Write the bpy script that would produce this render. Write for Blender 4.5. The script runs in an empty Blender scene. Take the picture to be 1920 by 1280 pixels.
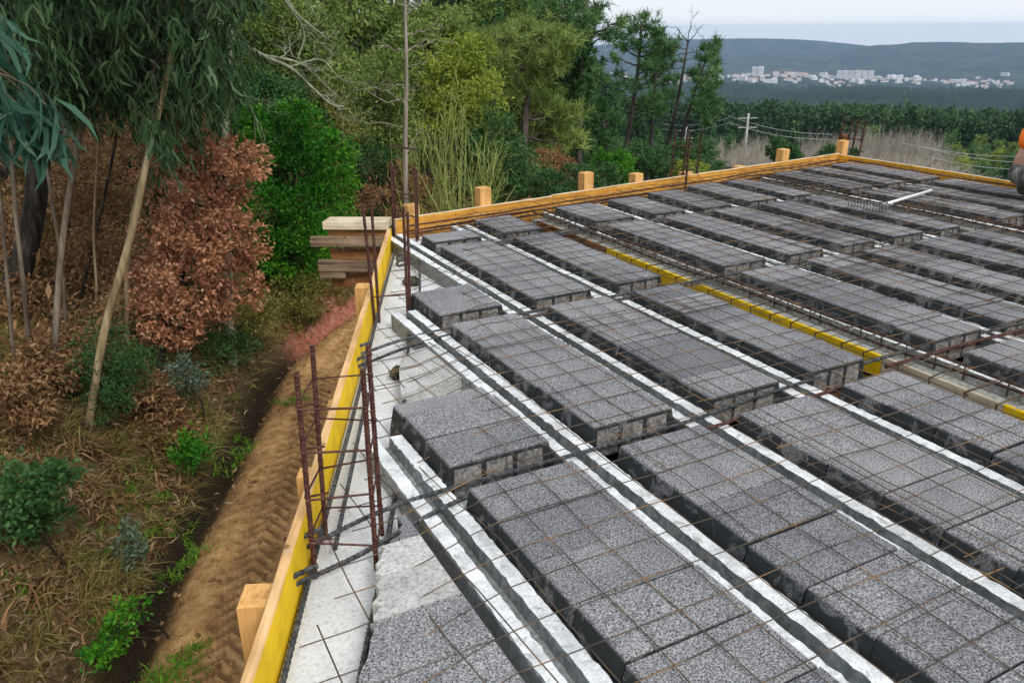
import bpy, math, random
import numpy as np
from mathutils import Matrix, Vector

rng = np.random.default_rng(7)
random.seed(7)
R_ = math.radians
scene = bpy.context.scene
COL = scene.collection

# ------------------------------------------------------------------ camera, sky, sun, exposure
H = 1.6
YAW, PITCH, ROLL, FPX = R_(27.62102739), R_(21.16131107), R_(0.33676356), 1510.09


def cam_rows():
    f = np.array([math.sin(YAW) * math.cos(PITCH), math.cos(YAW) * math.cos(PITCH), -math.sin(PITCH)])
    rt = np.array([math.cos(YAW), -math.sin(YAW), 0.0])
    dn = np.cross(f, rt)
    c, s = math.cos(ROLL), math.sin(ROLL)
    return np.array([c * rt + s * dn, -s * rt + c * dn, f])


CR = cam_rows()
cam_data = bpy.data.cameras.new("camera")
cam = bpy.data.objects.new("camera", cam_data)
COL.objects.link(cam)
cam_data.sensor_width = 36.0
cam_data.sensor_fit = 'HORIZONTAL'
cam_data.lens = 36.0 * FPX / 1920.0
cam_data.clip_start = 0.05
cam_data.clip_end = 30000
M = Matrix((Vector((CR[0][0], -CR[1][0], -CR[2][0], 0)), Vector((CR[0][1], -CR[1][1], -CR[2][1], 0)),
            Vector((CR[0][2], -CR[1][2], -CR[2][2], H)), Vector((0, 0, 0, 1))))
cam.matrix_world = M
scene.camera = cam

SUN_EL, SUN_AZ = R_(42), R_(178)      # azimuth measured clockwise from +Y
world = bpy.data.worlds.new("World")
scene.world = world
world.use_nodes = True
wn = world.node_tree.nodes
wl = world.node_tree.links
wn.clear()
w_out = wn.new('ShaderNodeOutputWorld')
w_bg = wn.new('ShaderNodeBackground')
w_sky = wn.new('ShaderNodeTexSky')
w_sky.sky_type = 'NISHITA'
w_sky.sun_disc = False
w_sky.sun_elevation = SUN_EL
w_sky.sun_rotation = SUN_AZ
w_sky.dust_density = 4.0
w_sky.air_density = 1.0
w_mix = wn.new('ShaderNodeMixRGB')     # thin high overcast that whitens the blue sky
w_mix.inputs[0].default_value = 0.80
w_mix.inputs[2].default_value = (8.2, 8.6, 9.1, 1)
wl.new(w_sky.outputs[0], w_mix.inputs[1])
wl.new(w_mix.outputs[0], w_bg.inputs[0])
w_bg.inputs[1].default_value = 0.10
wl.new(w_bg.outputs[0], w_out.inputs[0])

sun_data = bpy.data.lights.new("sun", 'SUN')
sun_data.energy = 1.5
sun_data.angle = R_(14)
sun_data.color = (1.0, 0.96, 0.9)
sun = bpy.data.objects.new("sun", sun_data)
COL.objects.link(sun)
sd = Vector((math.sin(SUN_AZ) * math.cos(SUN_EL), math.cos(SUN_AZ) * math.cos(SUN_EL), math.sin(SUN_EL)))
sun.rotation_euler = sd.to_track_quat('Z', 'Y').to_euler()
sun.location = (0, 0, 60)

scene.view_settings.view_transform = 'Standard'
scene.view_settings.look = 'None'
scene.view_settings.exposure = 0.42
scene.view_settings.gamma = 1.0
scene.view_settings.use_curve_mapping = False
scene.render.engine = 'CYCLES'
cy = scene.cycles
cy.use_denoising = True
try:
    cy.denoiser = 'OPENIMAGEDENOISE'
    cy.denoising_input_passes = 'RGB_ALBEDO_NORMAL'
    cy.denoising_prefilter = 'ACCURATE'
except Exception:
    pass
cy.max_bounces = 5
cy.diffuse_bounces = 3
cy.glossy_bounces = 2
cy.transmission_bounces = 2
cy.volume_bounces = 0
cy.transparent_max_bounces = 4


# ------------------------------------------------------------------ pixel helpers (photo pixels 1920x1280 -> world)
def ray(x, y):
    return CR.T @ np.array([(x - 960) / FPX, (y - 640) / FPX, 1.0])


def gp(x, y, z=0.0):
    d = ray(x, y)
    t = (z - H) / d[2]
    return (d[0] * t, d[1] * t)


def on_y(x, y, Y):
    d = ray(x, y)
    t = Y / d[1]
    return (d[0] * t, Y, H + d[2] * t)


def at(x, y, dist):
    d = ray(x, y)
    t = dist / math.hypot(d[0], d[1])
    return np.array([d[0] * t, d[1] * t, H + d[2] * t])


def proj(P):
    c = CR @ (np.array(P, float) - np.array([0, 0, H]))
    if c[2] < 0.05:
        return None
    return (960 + FPX * c[0] / c[2], 640 + FPX * c[1] / c[2])


A = R_(23.71)
CA, SA = math.cos(A), math.sin(A)
B = 0.1292
CB, SB = math.cos(B), math.sin(B)


def ps(p, s):           # left-edge frame (p = distance right of the edge line through the camera, s = along it)
    return (p * CA + s * SA, -p * SA + s * CA)


def to_ps(x, y):
    return (x * CA - y * SA, x * SA + y * CA)


def on_p(x, y, p):
    d = ray(x, y)
    t = p / (d[0] * CA - d[1] * SA)
    return ((d[0] * SA + d[1] * CA) * t, H + d[2] * t)


FBP = 6.19              # far board inner face
LBP = -0.545            # left board inner face
RBX = 8.60              # right board inner face


def fb_y(x, off=0.0):
    return (FBP + off + x * SB) / CB


def on_f(x, y, fp):
    d = ray(x, y)
    t = fp / (-d[0] * SB + d[1] * CB)
    return (d[0] * t, d[1] * t, H + d[2] * t)


# ------------------------------------------------------------------ object helpers
def tag(o, label=None, cat=None, group=None, kind=None):
    if label:
        o['label'] = label
    if cat:
        o['category'] = cat
    if group:
        o['group'] = group
    if kind:
        o['kind'] = kind
    return o


def mesh_data(name, V, F, mats, midx=None, smooth=False):
    me = bpy.data.meshes.new(name)
    V = np.asarray(V, dtype=np.float32)
    if isinstance(F, np.ndarray):
        n, k = F.shape
        me.vertices.add(len(V))
        me.vertices.foreach_set('co', V.ravel())
        me.loops.add(n * k)
        me.loops.foreach_set('vertex_index', F.astype(np.int32).ravel())
        me.polygons.add(n)
        me.polygons.foreach_set('loop_start', np.arange(0, n * k, k, dtype=np.int32))
        me.update(calc_edges=True)
    else:
        me.from_pydata([tuple(v) for v in V], [], F)
    if not isinstance(mats, (list, tuple)):
        mats = [mats]
    for m in mats:
        me.materials.append(m)
    if midx is not None:
        me.polygons.foreach_set('material_index', np.asarray(midx, dtype=np.int32))
    if smooth:
        me.polygons.foreach_set('use_smooth', np.ones(len(me.polygons), dtype=bool))
    me.validate(verbose=False)
    me.update()
    return me


def obj(name, V, F, mats, parent=None, midx=None, smooth=False, loc=None):
    o = bpy.data.objects.new(name, mesh_data(name, V, F, mats, midx, smooth))
    COL.objects.link(o)
    if loc is not None:
        o.location = loc
    if parent is not None:
        o.parent = parent
    return o


def empty(name, loc=(0, 0, 0), label=None, cat=None, group=None):
    o = bpy.data.objects.new(name, None)
    COL.objects.link(o)
    o.location = loc
    o.empty_display_size = 0.1
    return tag(o, label, cat, group)


def copy_tree(o, loc, rz=0.0, sc=1.0, label=None, parent=None):
    c = o.copy()
    COL.objects.link(c)
    if parent is None:
        c.location = loc
        c.rotation_euler = (0, 0, rz)
        c.scale = (sc, sc, sc) if not isinstance(sc, tuple) else sc
    else:
        c.parent = parent
    if label:
        c['label'] = label
    for ch in o.children:
        copy_tree(ch, None, parent=c)
    return c


class MB:
    """collects boxes, tubes and prisms into one mesh"""

    def __init__(self):
        self.v, self.f, self.m = [], [], []

    def add(self, V, F, mi=0):
        o = len(self.v)
        self.v += [tuple(v) for v in V]
        self.f += [tuple(i + o for i in f) for f in F]
        self.m += [mi] * len(F)

    def box(self, c, size, axes=None, mi=0, bev=0.0):
        sx, sy, sz = [s / 2 for s in size]
        ax = np.eye(3) if axes is None else np.array(axes, float)
        c = np.array(c, float)
        if bev <= 0:
            P = [(-sx, -sy, -sz), (sx, -sy, -sz), (sx, sy, -sz), (-sx, sy, -sz), (-sx, -sy, sz), (sx, -sy, sz), (sx, sy, sz), (-sx, sy, sz)]
            F = [(0, 3, 2, 1), (4, 5, 6, 7), (0, 1, 5, 4), (1, 2, 6, 5), (2, 3, 7, 6), (3, 0, 4, 7)]
        else:
            b = bev
            P = []
            for z, i in ((-sz, b), (-sz + b, 0), (sz - b, 0), (sz, b)):
                for (x, y, bx, by) in ((-sx, -sy, 1, 1), (sx, -sy, -1, 1), (sx, sy, -1, -1), (-sx, sy, 1, -1)):
                    P.append((x + bx * i, y + by * i, z))
            F = [(3, 2, 1, 0), (12, 13, 14, 15)]
            for l in range(3):
                for k in range(4):
                    a, d = l * 4 + k, l * 4 + (k + 1) % 4
                    F.append((a, d, d + 4, a + 4))
        V = [c + np.array(p) @ ax for p in P]
        self.add(V, F, mi)

    def bar(self, a, b, w, h, up=(0, 0, 1), mi=0, bev=0.0):
        a, b = np.array(a, float), np.array(b, float)
        d = b - a
        L = np.linalg.norm(d)
        d /= L
        up = np.array(up, float)
        s = np.cross(up, d)
        if np.linalg.norm(s) < 1e-6:
            s = np.array([1.0, 0, 0])
        s /= np.linalg.norm(s)
        u = np.cross(d, s)
        self.box((a + b) / 2, (L, w, h), (d, s, u), mi, bev)

    def tube(self, pts, rad, n=6, mi=0, cap=True):
        V, F = tube_geo(pts, rad, n, cap)
        self.add(V, F, mi)

    def build(self, name, mats, parent=None, smooth=False, loc=None):
        o = obj(name, self.v, self.f, mats, parent, self.m, smooth, loc)
        return o


def tube_geo(pts, rad, n=6, cap=True):
    P = np.array(pts, float)
    k = len(P)
    r = np.full(k, rad, float) if np.isscalar(rad) else np.array(rad, float)
    T = np.gradient(P, axis=0) if k > 2 else np.repeat([P[1] - P[0]], 2, axis=0)
    T /= np.linalg.norm(T, axis=1, keepdims=True) + 1e-12
    ref = np.array([0.0, 0, 1]) if abs(T[0][2]) < 0.9 else np.array([1.0, 0, 0])
    V = np.zeros((k, n, 3))
    s = np.cross(T[0], ref)
    s /= np.linalg.norm(s)
    ang = np.arange(n) * 2 * math.pi / n
    for i in range(k):
        s = s - T[i] * (s @ T[i])
        s /= np.linalg.norm(s) + 1e-12
        u = np.cross(T[i], s)
        V[i] = P[i] + r[i] * (np.cos(ang)[:, None] * s + np.sin(ang)[:, None] * u)
    F = []
    for i in range(k - 1):
        for j in range(n):
            a, b = i * n + j, i * n + (j + 1) % n
            F.append((a, b, b + n, a + n))
    if cap:
        F.append(tuple(range(n - 1, -1, -1)))
        F.append(tuple(range((k - 1) * n, k * n)))
    return V.reshape(-1, 3), F


def ribbed(pts, r, step=0.012, amp=0.16, maxn=420):
    """resampled path with a radius that rises at every rib of a deformed bar"""
    P = np.array(pts, float)
    seg = np.linalg.norm(np.diff(P, axis=0), axis=1)
    cum = np.concatenate([[0], np.cumsum(seg)])
    L = cum[-1]
    n = min(maxn, max(4, int(L / (step / 2)) | 1))
    t = np.linspace(0, L, n)
    Q = np.stack([np.interp(t, cum, P[:, i]) for i in range(3)], 1)
    rr = r * (1 + amp * np.where(np.arange(n) % 2 == 0, 1, -0.5))
    return Q, rr


def smooth_path(pts, n=8):
    """Catmull-Rom through the points"""
    P = [np.array(p, float) for p in pts]
    P = [2 * P[0] - P[1]] + P + [2 * P[-1] - P[-2]]
    out = []
    for i in range(1, len(P) - 2):
        for k in range(n):
            t = k / n
            p0, p1, p2, p3 = P[i - 1], P[i], P[i + 1], P[i + 2]
            out.append(0.5 * ((2 * p1) + (-p0 + p2) * t + (2 * p0 - 5 * p1 + 4 * p2 - p3) * t * t + (-p0 + 3 * p1 - 3 * p2 + p3) * t ** 3))
    out.append(P[-2])
    return np.array(out)


# ------------------------------------------------------------------ materials
def new_mat(name):
    m = bpy.data.materials.new(name)
    m.use_nodes = True
    nt = m.node_tree
    nt.nodes.clear()
    out = nt.nodes.new('ShaderNodeOutputMaterial')
    return m, nt.nodes, nt.links, out


def rgba(c):
    return (c[0], c[1], c[2], 1.0)


def ramp(n, stops, interp='LINEAR'):
    r = n.new('ShaderNodeValToRGB')
    r.color_ramp.interpolation = interp
    el = r.color_ramp.elements
    while len(el) > 1:
        el.remove(el[-1])
    el[0].position, el[0].color = stops[0][0], rgba(stops[0][1])
    for p, c in stops[1:]:
        e = el.new(p)
        e.color = rgba(c)
    return r


def noise(n, l, vec, scale, detail=4, rough=0.55, dist=0.0):
    t = n.new('ShaderNodeTexNoise')
    t.inputs['Scale'].default_value = scale
    t.inputs['Detail'].default_value = detail
    t.inputs['Roughness'].default_value = rough
    t.inputs['Distortion'].default_value = dist
    if vec is not None:
        l.new(vec, t.inputs['Vector'])
    return t


def mixc(n, l, fac, a, b, mode='MIX'):
    m = n.new('ShaderNodeMixRGB')
    m.blend_type = mode
    for i, v in ((0, fac), (1, a), (2, b)):
        if isinstance(v, bpy.types.NodeSocket):
            l.new(v, m.inputs[i])
        elif i == 0:
            m.inputs[0].default_value = v
        else:
            m.inputs[i].default_value = rgba(v)
    return m.outputs[0]


def prin(n, l, out, col, rough=0.8, spec=0.3, metal=0.0, bump=None, bs=0.3, bd=0.01):
    p = n.new('ShaderNodeBsdfPrincipled')
    if isinstance(col, bpy.types.NodeSocket):
        l.new(col, p.inputs['Base Color'])
    else:
        p.inputs['Base Color'].default_value = rgba(col)
    if isinstance(rough, bpy.types.NodeSocket):
        l.new(rough, p.inputs['Roughness'])
    else:
        p.inputs['Roughness'].default_value = rough
    p.inputs['Specular IOR Level'].default_value = spec
    p.inputs['Metallic'].default_value = metal
    if bump is not None:
        b = n.new('ShaderNodeBump')
        b.inputs['Strength'].default_value = bs
        b.inputs['Distance'].default_value = bd
        l.new(bump, b.inputs['Height'])
        l.new(b.outputs[0], p.inputs['Normal'])
    l.new(p.outputs[0], out.inputs[0])
    return p


def coords(n, l, kind='Object', shift=True):
    tc = n.new('ShaderNodeTexCoord')
    if not shift:
        return tc.outputs[kind]
    oi = n.new('ShaderNodeObjectInfo')
    ad = n.new('ShaderNodeVectorMath')
    ad.operation = 'MULTIPLY_ADD'
    cx = n.new('ShaderNodeCombineXYZ')
    for i in range(3):
        l.new(oi.outputs['Random'], cx.inputs[i])
    l.new(cx.outputs[0], ad.inputs[0])
    ad.inputs[1].default_value = (37.0, 91.0, 53.0)
    l.new(tc.outputs[kind], ad.inputs[2])
    return ad.outputs[0]


def mat_block():
    m, n, l, out = new_mat("lightweight_block")
    v = coords(n, l)
    oi = n.new('ShaderNodeObjectInfo')
    big = noise(n, l, v, 5.0, 3)
    grain = noise(n, l, v, 190.0, 3, 0.7)
    vo = n.new('ShaderNodeTexVoronoi')
    vo.inputs['Scale'].default_value = 105.0
    l.new(v, vo.inputs['Vector'])
    pits = ramp(n, [(0.36, (0.022, 0.023, 0.026)), (0.46, (0.17, 0.172, 0.18)), (0.55, (0.30, 0.30, 0.308)), (0.68, (0.55, 0.55, 0.555))])
    l.new(grain.outputs[0], pits.inputs[0])
    cell = ramp(n, [(0.0, (1.12, 1.12, 1.12)), (0.6, (0.9, 0.9, 0.9)), (1.0, (0.7, 0.7, 0.7))])
    l.new(vo.outputs['Distance'], cell.inputs[0])
    c = mixc(n, l, 0.8, pits.outputs[0], cell.outputs[0], 'MULTIPLY')
    tone = ramp(n, [(0.0, (0.76, 0.77, 0.80)), (0.5, (1.0, 1.0, 1.0)), (1.0, (1.22, 1.21, 1.19))])
    l.new(oi.outputs['Random'], tone.inputs[0])
    c = mixc(n, l, 1.0, c, tone.outputs[0], 'MULTIPLY')
    bt = ramp(n, [(0.3, (0.78, 0.79, 0.82)), (0.7, (1.15, 1.15, 1.15))])
    l.new(big.outputs[0], bt.inputs[0])
    c = mixc(n, l, 0.75, c, bt.outputs[0], 'MULTIPLY')
    # sides darken below the top edge: damp plus shade painted into the colour
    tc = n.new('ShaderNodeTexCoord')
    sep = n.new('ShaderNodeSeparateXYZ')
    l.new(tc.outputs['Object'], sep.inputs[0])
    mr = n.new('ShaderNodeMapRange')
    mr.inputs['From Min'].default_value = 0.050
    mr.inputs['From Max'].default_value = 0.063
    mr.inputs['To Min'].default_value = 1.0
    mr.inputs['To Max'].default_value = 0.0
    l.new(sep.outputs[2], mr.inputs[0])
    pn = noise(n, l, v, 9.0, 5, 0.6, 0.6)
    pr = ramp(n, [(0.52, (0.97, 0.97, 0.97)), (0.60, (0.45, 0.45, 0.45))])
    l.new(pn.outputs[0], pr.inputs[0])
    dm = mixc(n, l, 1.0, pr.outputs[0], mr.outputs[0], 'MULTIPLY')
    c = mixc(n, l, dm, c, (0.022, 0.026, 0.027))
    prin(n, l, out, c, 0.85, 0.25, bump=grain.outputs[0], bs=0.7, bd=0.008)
    return m


def mat_speck(name, dark, mid, lite, scale=60, bigscale=3.0, rough=0.85, bump=0.3, stain=None, big=(0.8, 1.12), spec=0.25):
    m, n, l, out = new_mat(name)
    v = coords(n, l)
    g = noise(n, l, v, scale, 5, 0.65)
    r = ramp(n, [(0.30, dark), (0.48, mid), (0.68, lite)])
    l.new(g.outputs[0], r.inputs[0])
    b = noise(n, l, v, bigscale, 4)
    br = ramp(n, [(0.32, (big[0],) * 3), (0.68, (big[1],) * 3)])
    l.new(b.outputs[0], br.inputs[0])
    c = mixc(n, l, 1.0, r.outputs[0], br.outputs[0], 'MULTIPLY')
    if stain is not None:
        sn = noise(n, l, v, bigscale * 2.3, 5, 0.6, 0.5)
        sr = ramp(n, [(0.56, (0, 0, 0)), (0.68, (1, 1, 1))])
        l.new(sn.outputs[0], sr.inputs[0])
        c = mixc(n, l, sr.outputs[0], c, stain)
    prin(n, l, out, c, rough, spec, bump=g.outputs[0], bs=bump, bd=0.006)
    return m


def mat_wood(name, a, b, dark, scale=(3, 40, 40), axis=0, paint=None, wear=0.5):
    """grain runs along the long axis of the object; paint = film coating colour with worn spots"""
    m, n, l, out = new_mat(name)
    v = coords(n, l)
    mp = n.new('ShaderNodeMapping')
    sc = [scale[1]] * 3
    sc[axis] = scale[0]
    mp.inputs['Scale'].default_value = sc
    l.new(v, mp.inputs['Vector'])
    g = noise(n, l, mp.outputs[0], 1.0, 5, 0.6, 0.4)
    r = ramp(n, [(0.28, dark), (0.45, a), (0.65, b)])
    l.new(g.outputs[0], r.inputs[0])
    c = r.outputs[0]
    b2 = noise(n, l, v, 6.0, 4, 0.6)
    br = ramp(n, [(0.3, (0.72, 0.7, 0.66)), (0.6, (1.08, 1.08, 1.08))])
    l.new(b2.outputs[0], br.inputs[0])
    if paint is not None:
        wn_ = noise(n, l, mp.outputs[0], 0.8, 5, 0.7, 0.5)
        wr = ramp(n, [(wear - 0.06, (0, 0, 0)), (wear + 0.06, (1, 1, 1))])
        l.new(wn_.outputs[0], wr.inputs[0])
        pt = mixc(n, l, 0.35, paint, r.outputs[0], 'MULTIPLY')
        c = mixc(n, l, wr.outputs[0], mixc(n, l, 0.5, r.outputs[0], paint), paint)
    c = mixc(n, l, 0.8, c, br.outputs[0], 'MULTIPLY')
    kn = n.new('ShaderNodeTexVoronoi')
    kn.inputs['Scale'].default_value = 7.0
    l.new(v, kn.inputs['Vector'])
    kr = ramp(n, [(0.06, (0.25, 0.18, 0.12)), (0.11, (1, 1, 1))])
    l.new(kn.outputs['Distance'], kr.inputs[0])
    c = mixc(n, l, 0.7, c, kr.outputs[0], 'MULTIPLY')
    sp = noise(n, l, v, 16.0, 6, 0.7)
    sr = ramp(n, [(0.63, (0, 0, 0)), (0.69, (0.75, 0.75, 0.75))])
    l.new(sp.outputs[0], sr.inputs[0])
    c = mixc(n, l, sr.outputs[0], c, (0.42, 0.40, 0.36))
    sp2 = noise(n, l, v, 3.0, 6, 0.75)
    s2 = ramp(n, [(0.58, (1, 1, 1)), (0.72, (0.55, 0.5, 0.45))])
    l.new(sp2.outputs[0], s2.inputs[0])
    c = mixc(n, l, 1.0, c, s2.outputs[0], 'MULTIPLY')
    prin(n, l, out, c, 0.75, 0.2, bump=g.outputs[0], bs=0.35, bd=0.004)
    return m


def mat_steel(name, a, b, c3, scale=30, rough=0.65, metal=0.35):
    m, n, l, out = new_mat(name)
    v = coords(n, l)
    g = noise(n, l, v, scale, 4, 0.6)
    r = ramp(n, [(0.3, a), (0.5, b), (0.72, c3)])
    l.new(g.outputs[0], r.inputs[0])
    prin(n, l, out, r.outputs[0], rough, 0.4, metal)
    return m


def mat_leaf(name, cols, clump=0.6, spread=0.5, transl=0.3, rough=0.6, dead=None, deadamt=0.0):
    """leaf colour varies leaf by leaf (per island) and by clump"""
    m, n, l, out = new_mat(name)
    ge = n.new('ShaderNodeNewGeometry')
    v = coords(n, l)
    nz = noise(n, l, v, clump, 3, 0.5)
    ad = n.new('ShaderNodeMath')
    ad.operation = 'MULTIPLY_ADD'
    l.new(ge.outputs['Random Per Island'], ad.inputs[0])
    ad.inputs[1].default_value = spread
    nr = n.new('ShaderNodeMapRange')
    nr.inputs['From Min'].default_value = 0.3
    nr.inputs['From Max'].default_value = 0.7
    nr.inputs['To Max'].default_value = 1.0 - spread
    l.new(nz.outputs[0], nr.inputs[0])
    l.new(nr.outputs[0], ad.inputs[2])
    st = [(i / (len(cols) - 1), c) for i, c in enumerate(cols)]
    r = ramp(n, st)
    l.new(ad.outputs[0], r.inputs[0])
    c = r.outputs[0]
    d = n.new('ShaderNodeBsdfPrincipled')
    d.inputs['Roughness'].default_value = rough
    d.inputs['Specular IOR Level'].default_value = 0.12
    l.new(c, d.inputs['Base Color'])
    t = n.new('ShaderNodeBsdfTranslucent')
    l.new(c, t.inputs['Color'])
    mx = n.new('ShaderNodeMixShader')
    mx.inputs[0].default_value = transl
    l.new(d.outputs[0], mx.inputs[1])
    l.new(t.outputs[0], mx.inputs[2])
    l.new(mx.outputs[0], out.inputs[0])
    return m


def mat_bark(name, a, b, c3, sx=12.0, sz=2.0):
    m, n, l, out = new_mat(name)
    v = coords(n, l)
    mp = n.new('ShaderNodeMapping')
    mp.inputs['Scale'].default_value = (sx, sx, sz)
    l.new(v, mp.inputs['Vector'])
    g = noise(n, l, mp.outputs[0], 1.0, 5, 0.65, 0.3)
    r = ramp(n, [(0.3, a), (0.5, b), (0.7, c3)])
    l.new(g.outputs[0], r.inputs[0])
    prin(n, l, out, r.outputs[0], 0.9, 0.15, bump=g.outputs[0], bs=0.6, bd=0.02)
    return m


MT = {}
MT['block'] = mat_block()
MT['cell'] = mat_speck("block_cell", (0.05, 0.048, 0.046), (0.20, 0.19, 0.18), (0.36, 0.345, 0.32), 60, 14.0, bump=0.5, big=(0.6, 1.15))
MT['light_block'] = mat_speck("mortar_covered_block", (0.22, 0.22, 0.21), (0.45, 0.45, 0.43), (0.62, 0.62, 0.59), 85, 4.0, bump=0.5)
MT['joist_top'] = mat_speck("joist_concrete", (0.50, 0.52, 0.53), (0.74, 0.77, 0.78), (0.86, 0.88, 0.88), 95, 9.0, bump=0.6, big=(0.72, 1.1), stain=(0.40, 0.41, 0.40))
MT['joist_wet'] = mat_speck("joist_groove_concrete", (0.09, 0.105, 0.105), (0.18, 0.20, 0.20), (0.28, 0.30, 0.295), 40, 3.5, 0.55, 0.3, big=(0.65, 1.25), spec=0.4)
MT['ledge'] = mat_speck("edge_beam_concrete", (0.46, 0.47, 0.475), (0.66, 0.675, 0.685), (0.76, 0.775, 0.785), 70, 3.0, 0.7, 0.2, stain=None, big=(0.9, 1.06))
MT['beamside'] = mat_speck("beam_concrete", (0.13, 0.14, 0.12), (0.30, 0.31, 0.28), (0.45, 0.46, 0.43), 40, 5.0, 0.8, 0.2)
MT['wall'] = mat_speck("rough_wall", (0.16, 0.15, 0.14), (0.30, 0.29, 0.27), (0.4, 0.39, 0.37), 20, 2.0)
MT['mortar'] = mat_speck("damp_mortar", (0.02, 0.019, 0.012), (0.05, 0.047, 0.03), (0.12, 0.115, 0.08), 45, 8.0, bump=0.9)
MT['deck'] = mat_wood("deck_boards", (0.10, 0.05, 0.028), (0.17, 0.085, 0.045), (0.03, 0.017, 0.012))
MT['yellow'] = mat_wood("yellow_film_board", (0.62, 0.33, 0.04), (0.75, 0.45, 0.06), (0.35, 0.17, 0.03), (2.2, 45), 0, (0.93, 0.60, 0.010), 0.40)
MT['orange_board'] = mat_wood("orange_film_board", (0.55, 0.26, 0.03), (0.68, 0.36, 0.05), (0.28, 0.12, 0.02), (2.2, 45), 0, (0.88, 0.43, 0.008), 0.42)
MT['amber'] = mat_wood("amber_board", (0.56, 0.27, 0.045), (0.70, 0.37, 0.07), (0.26, 0.10, 0.02), (2.5, 40), 0)
MT['raw'] = mat_wood("raw_timber", (0.60, 0.36, 0.15), (0.74, 0.49, 0.25), (0.36, 0.19, 0.07), (2.5, 45), 0)
MT['rawz'] = mat_wood("raw_post_timber", (0.62, 0.34, 0.11), (0.74, 0.44, 0.17), (0.34, 0.16, 0.05), (2.5, 40), 2)
MT['pale'] = mat_wood("pale_timber", (0.60, 0.50, 0.36), (0.74, 0.65, 0.50), (0.36, 0.27, 0.17), (2.5, 40), 0)
MT['grey_wood'] = mat_wood("weathered_timber", (0.16, 0.105, 0.065), (0.30, 0.215, 0.14), (0.025, 0.018, 0.014), (2.0, 28), 0)
MT['brown_wood'] = mat_wood("brown_timber", (0.20, 0.085, 0.03), (0.34, 0.16, 0.06), (0.05, 0.02, 0.01), (2.0, 28), 0)
MT['rust'] = mat_steel("rusty_rebar", (0.022, 0.010, 0.009), (0.075, 0.026, 0.019), (0.17, 0.07, 0.045), 60)
MT['steel'] = mat_steel("dark_rebar", (0.018, 0.02, 0.022), (0.06, 0.065, 0.07), (0.16, 0.165, 0.17), 50, 0.45, 0.5)
MT['wire'] = mat_steel("mesh_wire", (0.03, 0.024, 0.02), (0.09, 0.065, 0.045), (0.30, 0.165, 0.05), 6, 0.6, 0.3)
MT['beam_rust'] = mat_steel("beam_cage_steel", (0.014, 0.010, 0.009), (0.045, 0.027, 0.02), (0.16, 0.075, 0.035), 25)
MT['alu'] = mat_steel("pale_tube", (0.62, 0.63, 0.65), (0.72, 0.73, 0.75), (0.8, 0.8, 0.82), 10, 0.35, 0.3)
MT['tine'] = mat_steel("rake_steel", (0.05, 0.05, 0.05), (0.12, 0.12, 0.12), (0.3, 0.29, 0.28), 30, 0.4, 0.6)


# ================================================================== LARGE STRUCTURE: ground
def smooth(a, b, x):
    t = np.clip((np.asarray(x, float) - a) / (b - a), 0, 1)
    return t * t * (3 - 2 * t)


def vnoise(x, y, seed=0):
    """cheap value noise"""
    x = np.asarray(x, float)
    y = np.asarray(y, float)
    xi, yi = np.floor(x).astype(np.int64), np.floor(y).astype(np.int64)
    fx, fy = x - xi, y - yi
    fx, fy = fx * fx * (3 - 2 * fx), fy * fy * (3 - 2 * fy)

    def h(a, b):
        k = (a * 374761393 + b * 668265263 + seed * 974711) & 0xFFFFFFFF
        k = ((k ^ (k >> 13)) * 1274126177) & 0xFFFFFFFF
        return ((k ^ (k >> 16)) & 0xFFFF) / 65535.0
    return (h(xi, yi) * (1 - fx) + h(xi + 1, yi) * fx) * (1 - fy) + (h(xi, yi + 1) * (1 - fx) + h(xi + 1, yi + 1) * fx) * fy


def fbm(x, y, seed=0, o=4):
    r, a, t = 0, 0.5, 0
    for i in range(o):
        r = r + a * vnoise(np.asarray(x) * 2 ** i, np.asarray(y) * 2 ** i, seed + i)
        t += a
        a *= 0.5
    return r / t - 0.5


VD = [0, 15, 25, 40, 60, 100, 200, 400, 800, 1300, 2200, 3000, 3600, 6500, 12000]
VZ = [-3.2, -3.4, -4.2, -6.0, -9.0, -15.5, -27, -45, -78, -112, -150, -172, -182, -200, -250]
FD = [0, 15, 25, 40, 80, 200, 600, 12000]
FZ = [-3, -3.0, -3.6, -4.2, -4.5, -5, -6, -60]


def track_shift(s):
    s = np.asarray(s, float)
    return np.where(s > 11.3, 0.22 * np.clip(s - 11.3, 0, 60) ** 1.35, 0)


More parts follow.
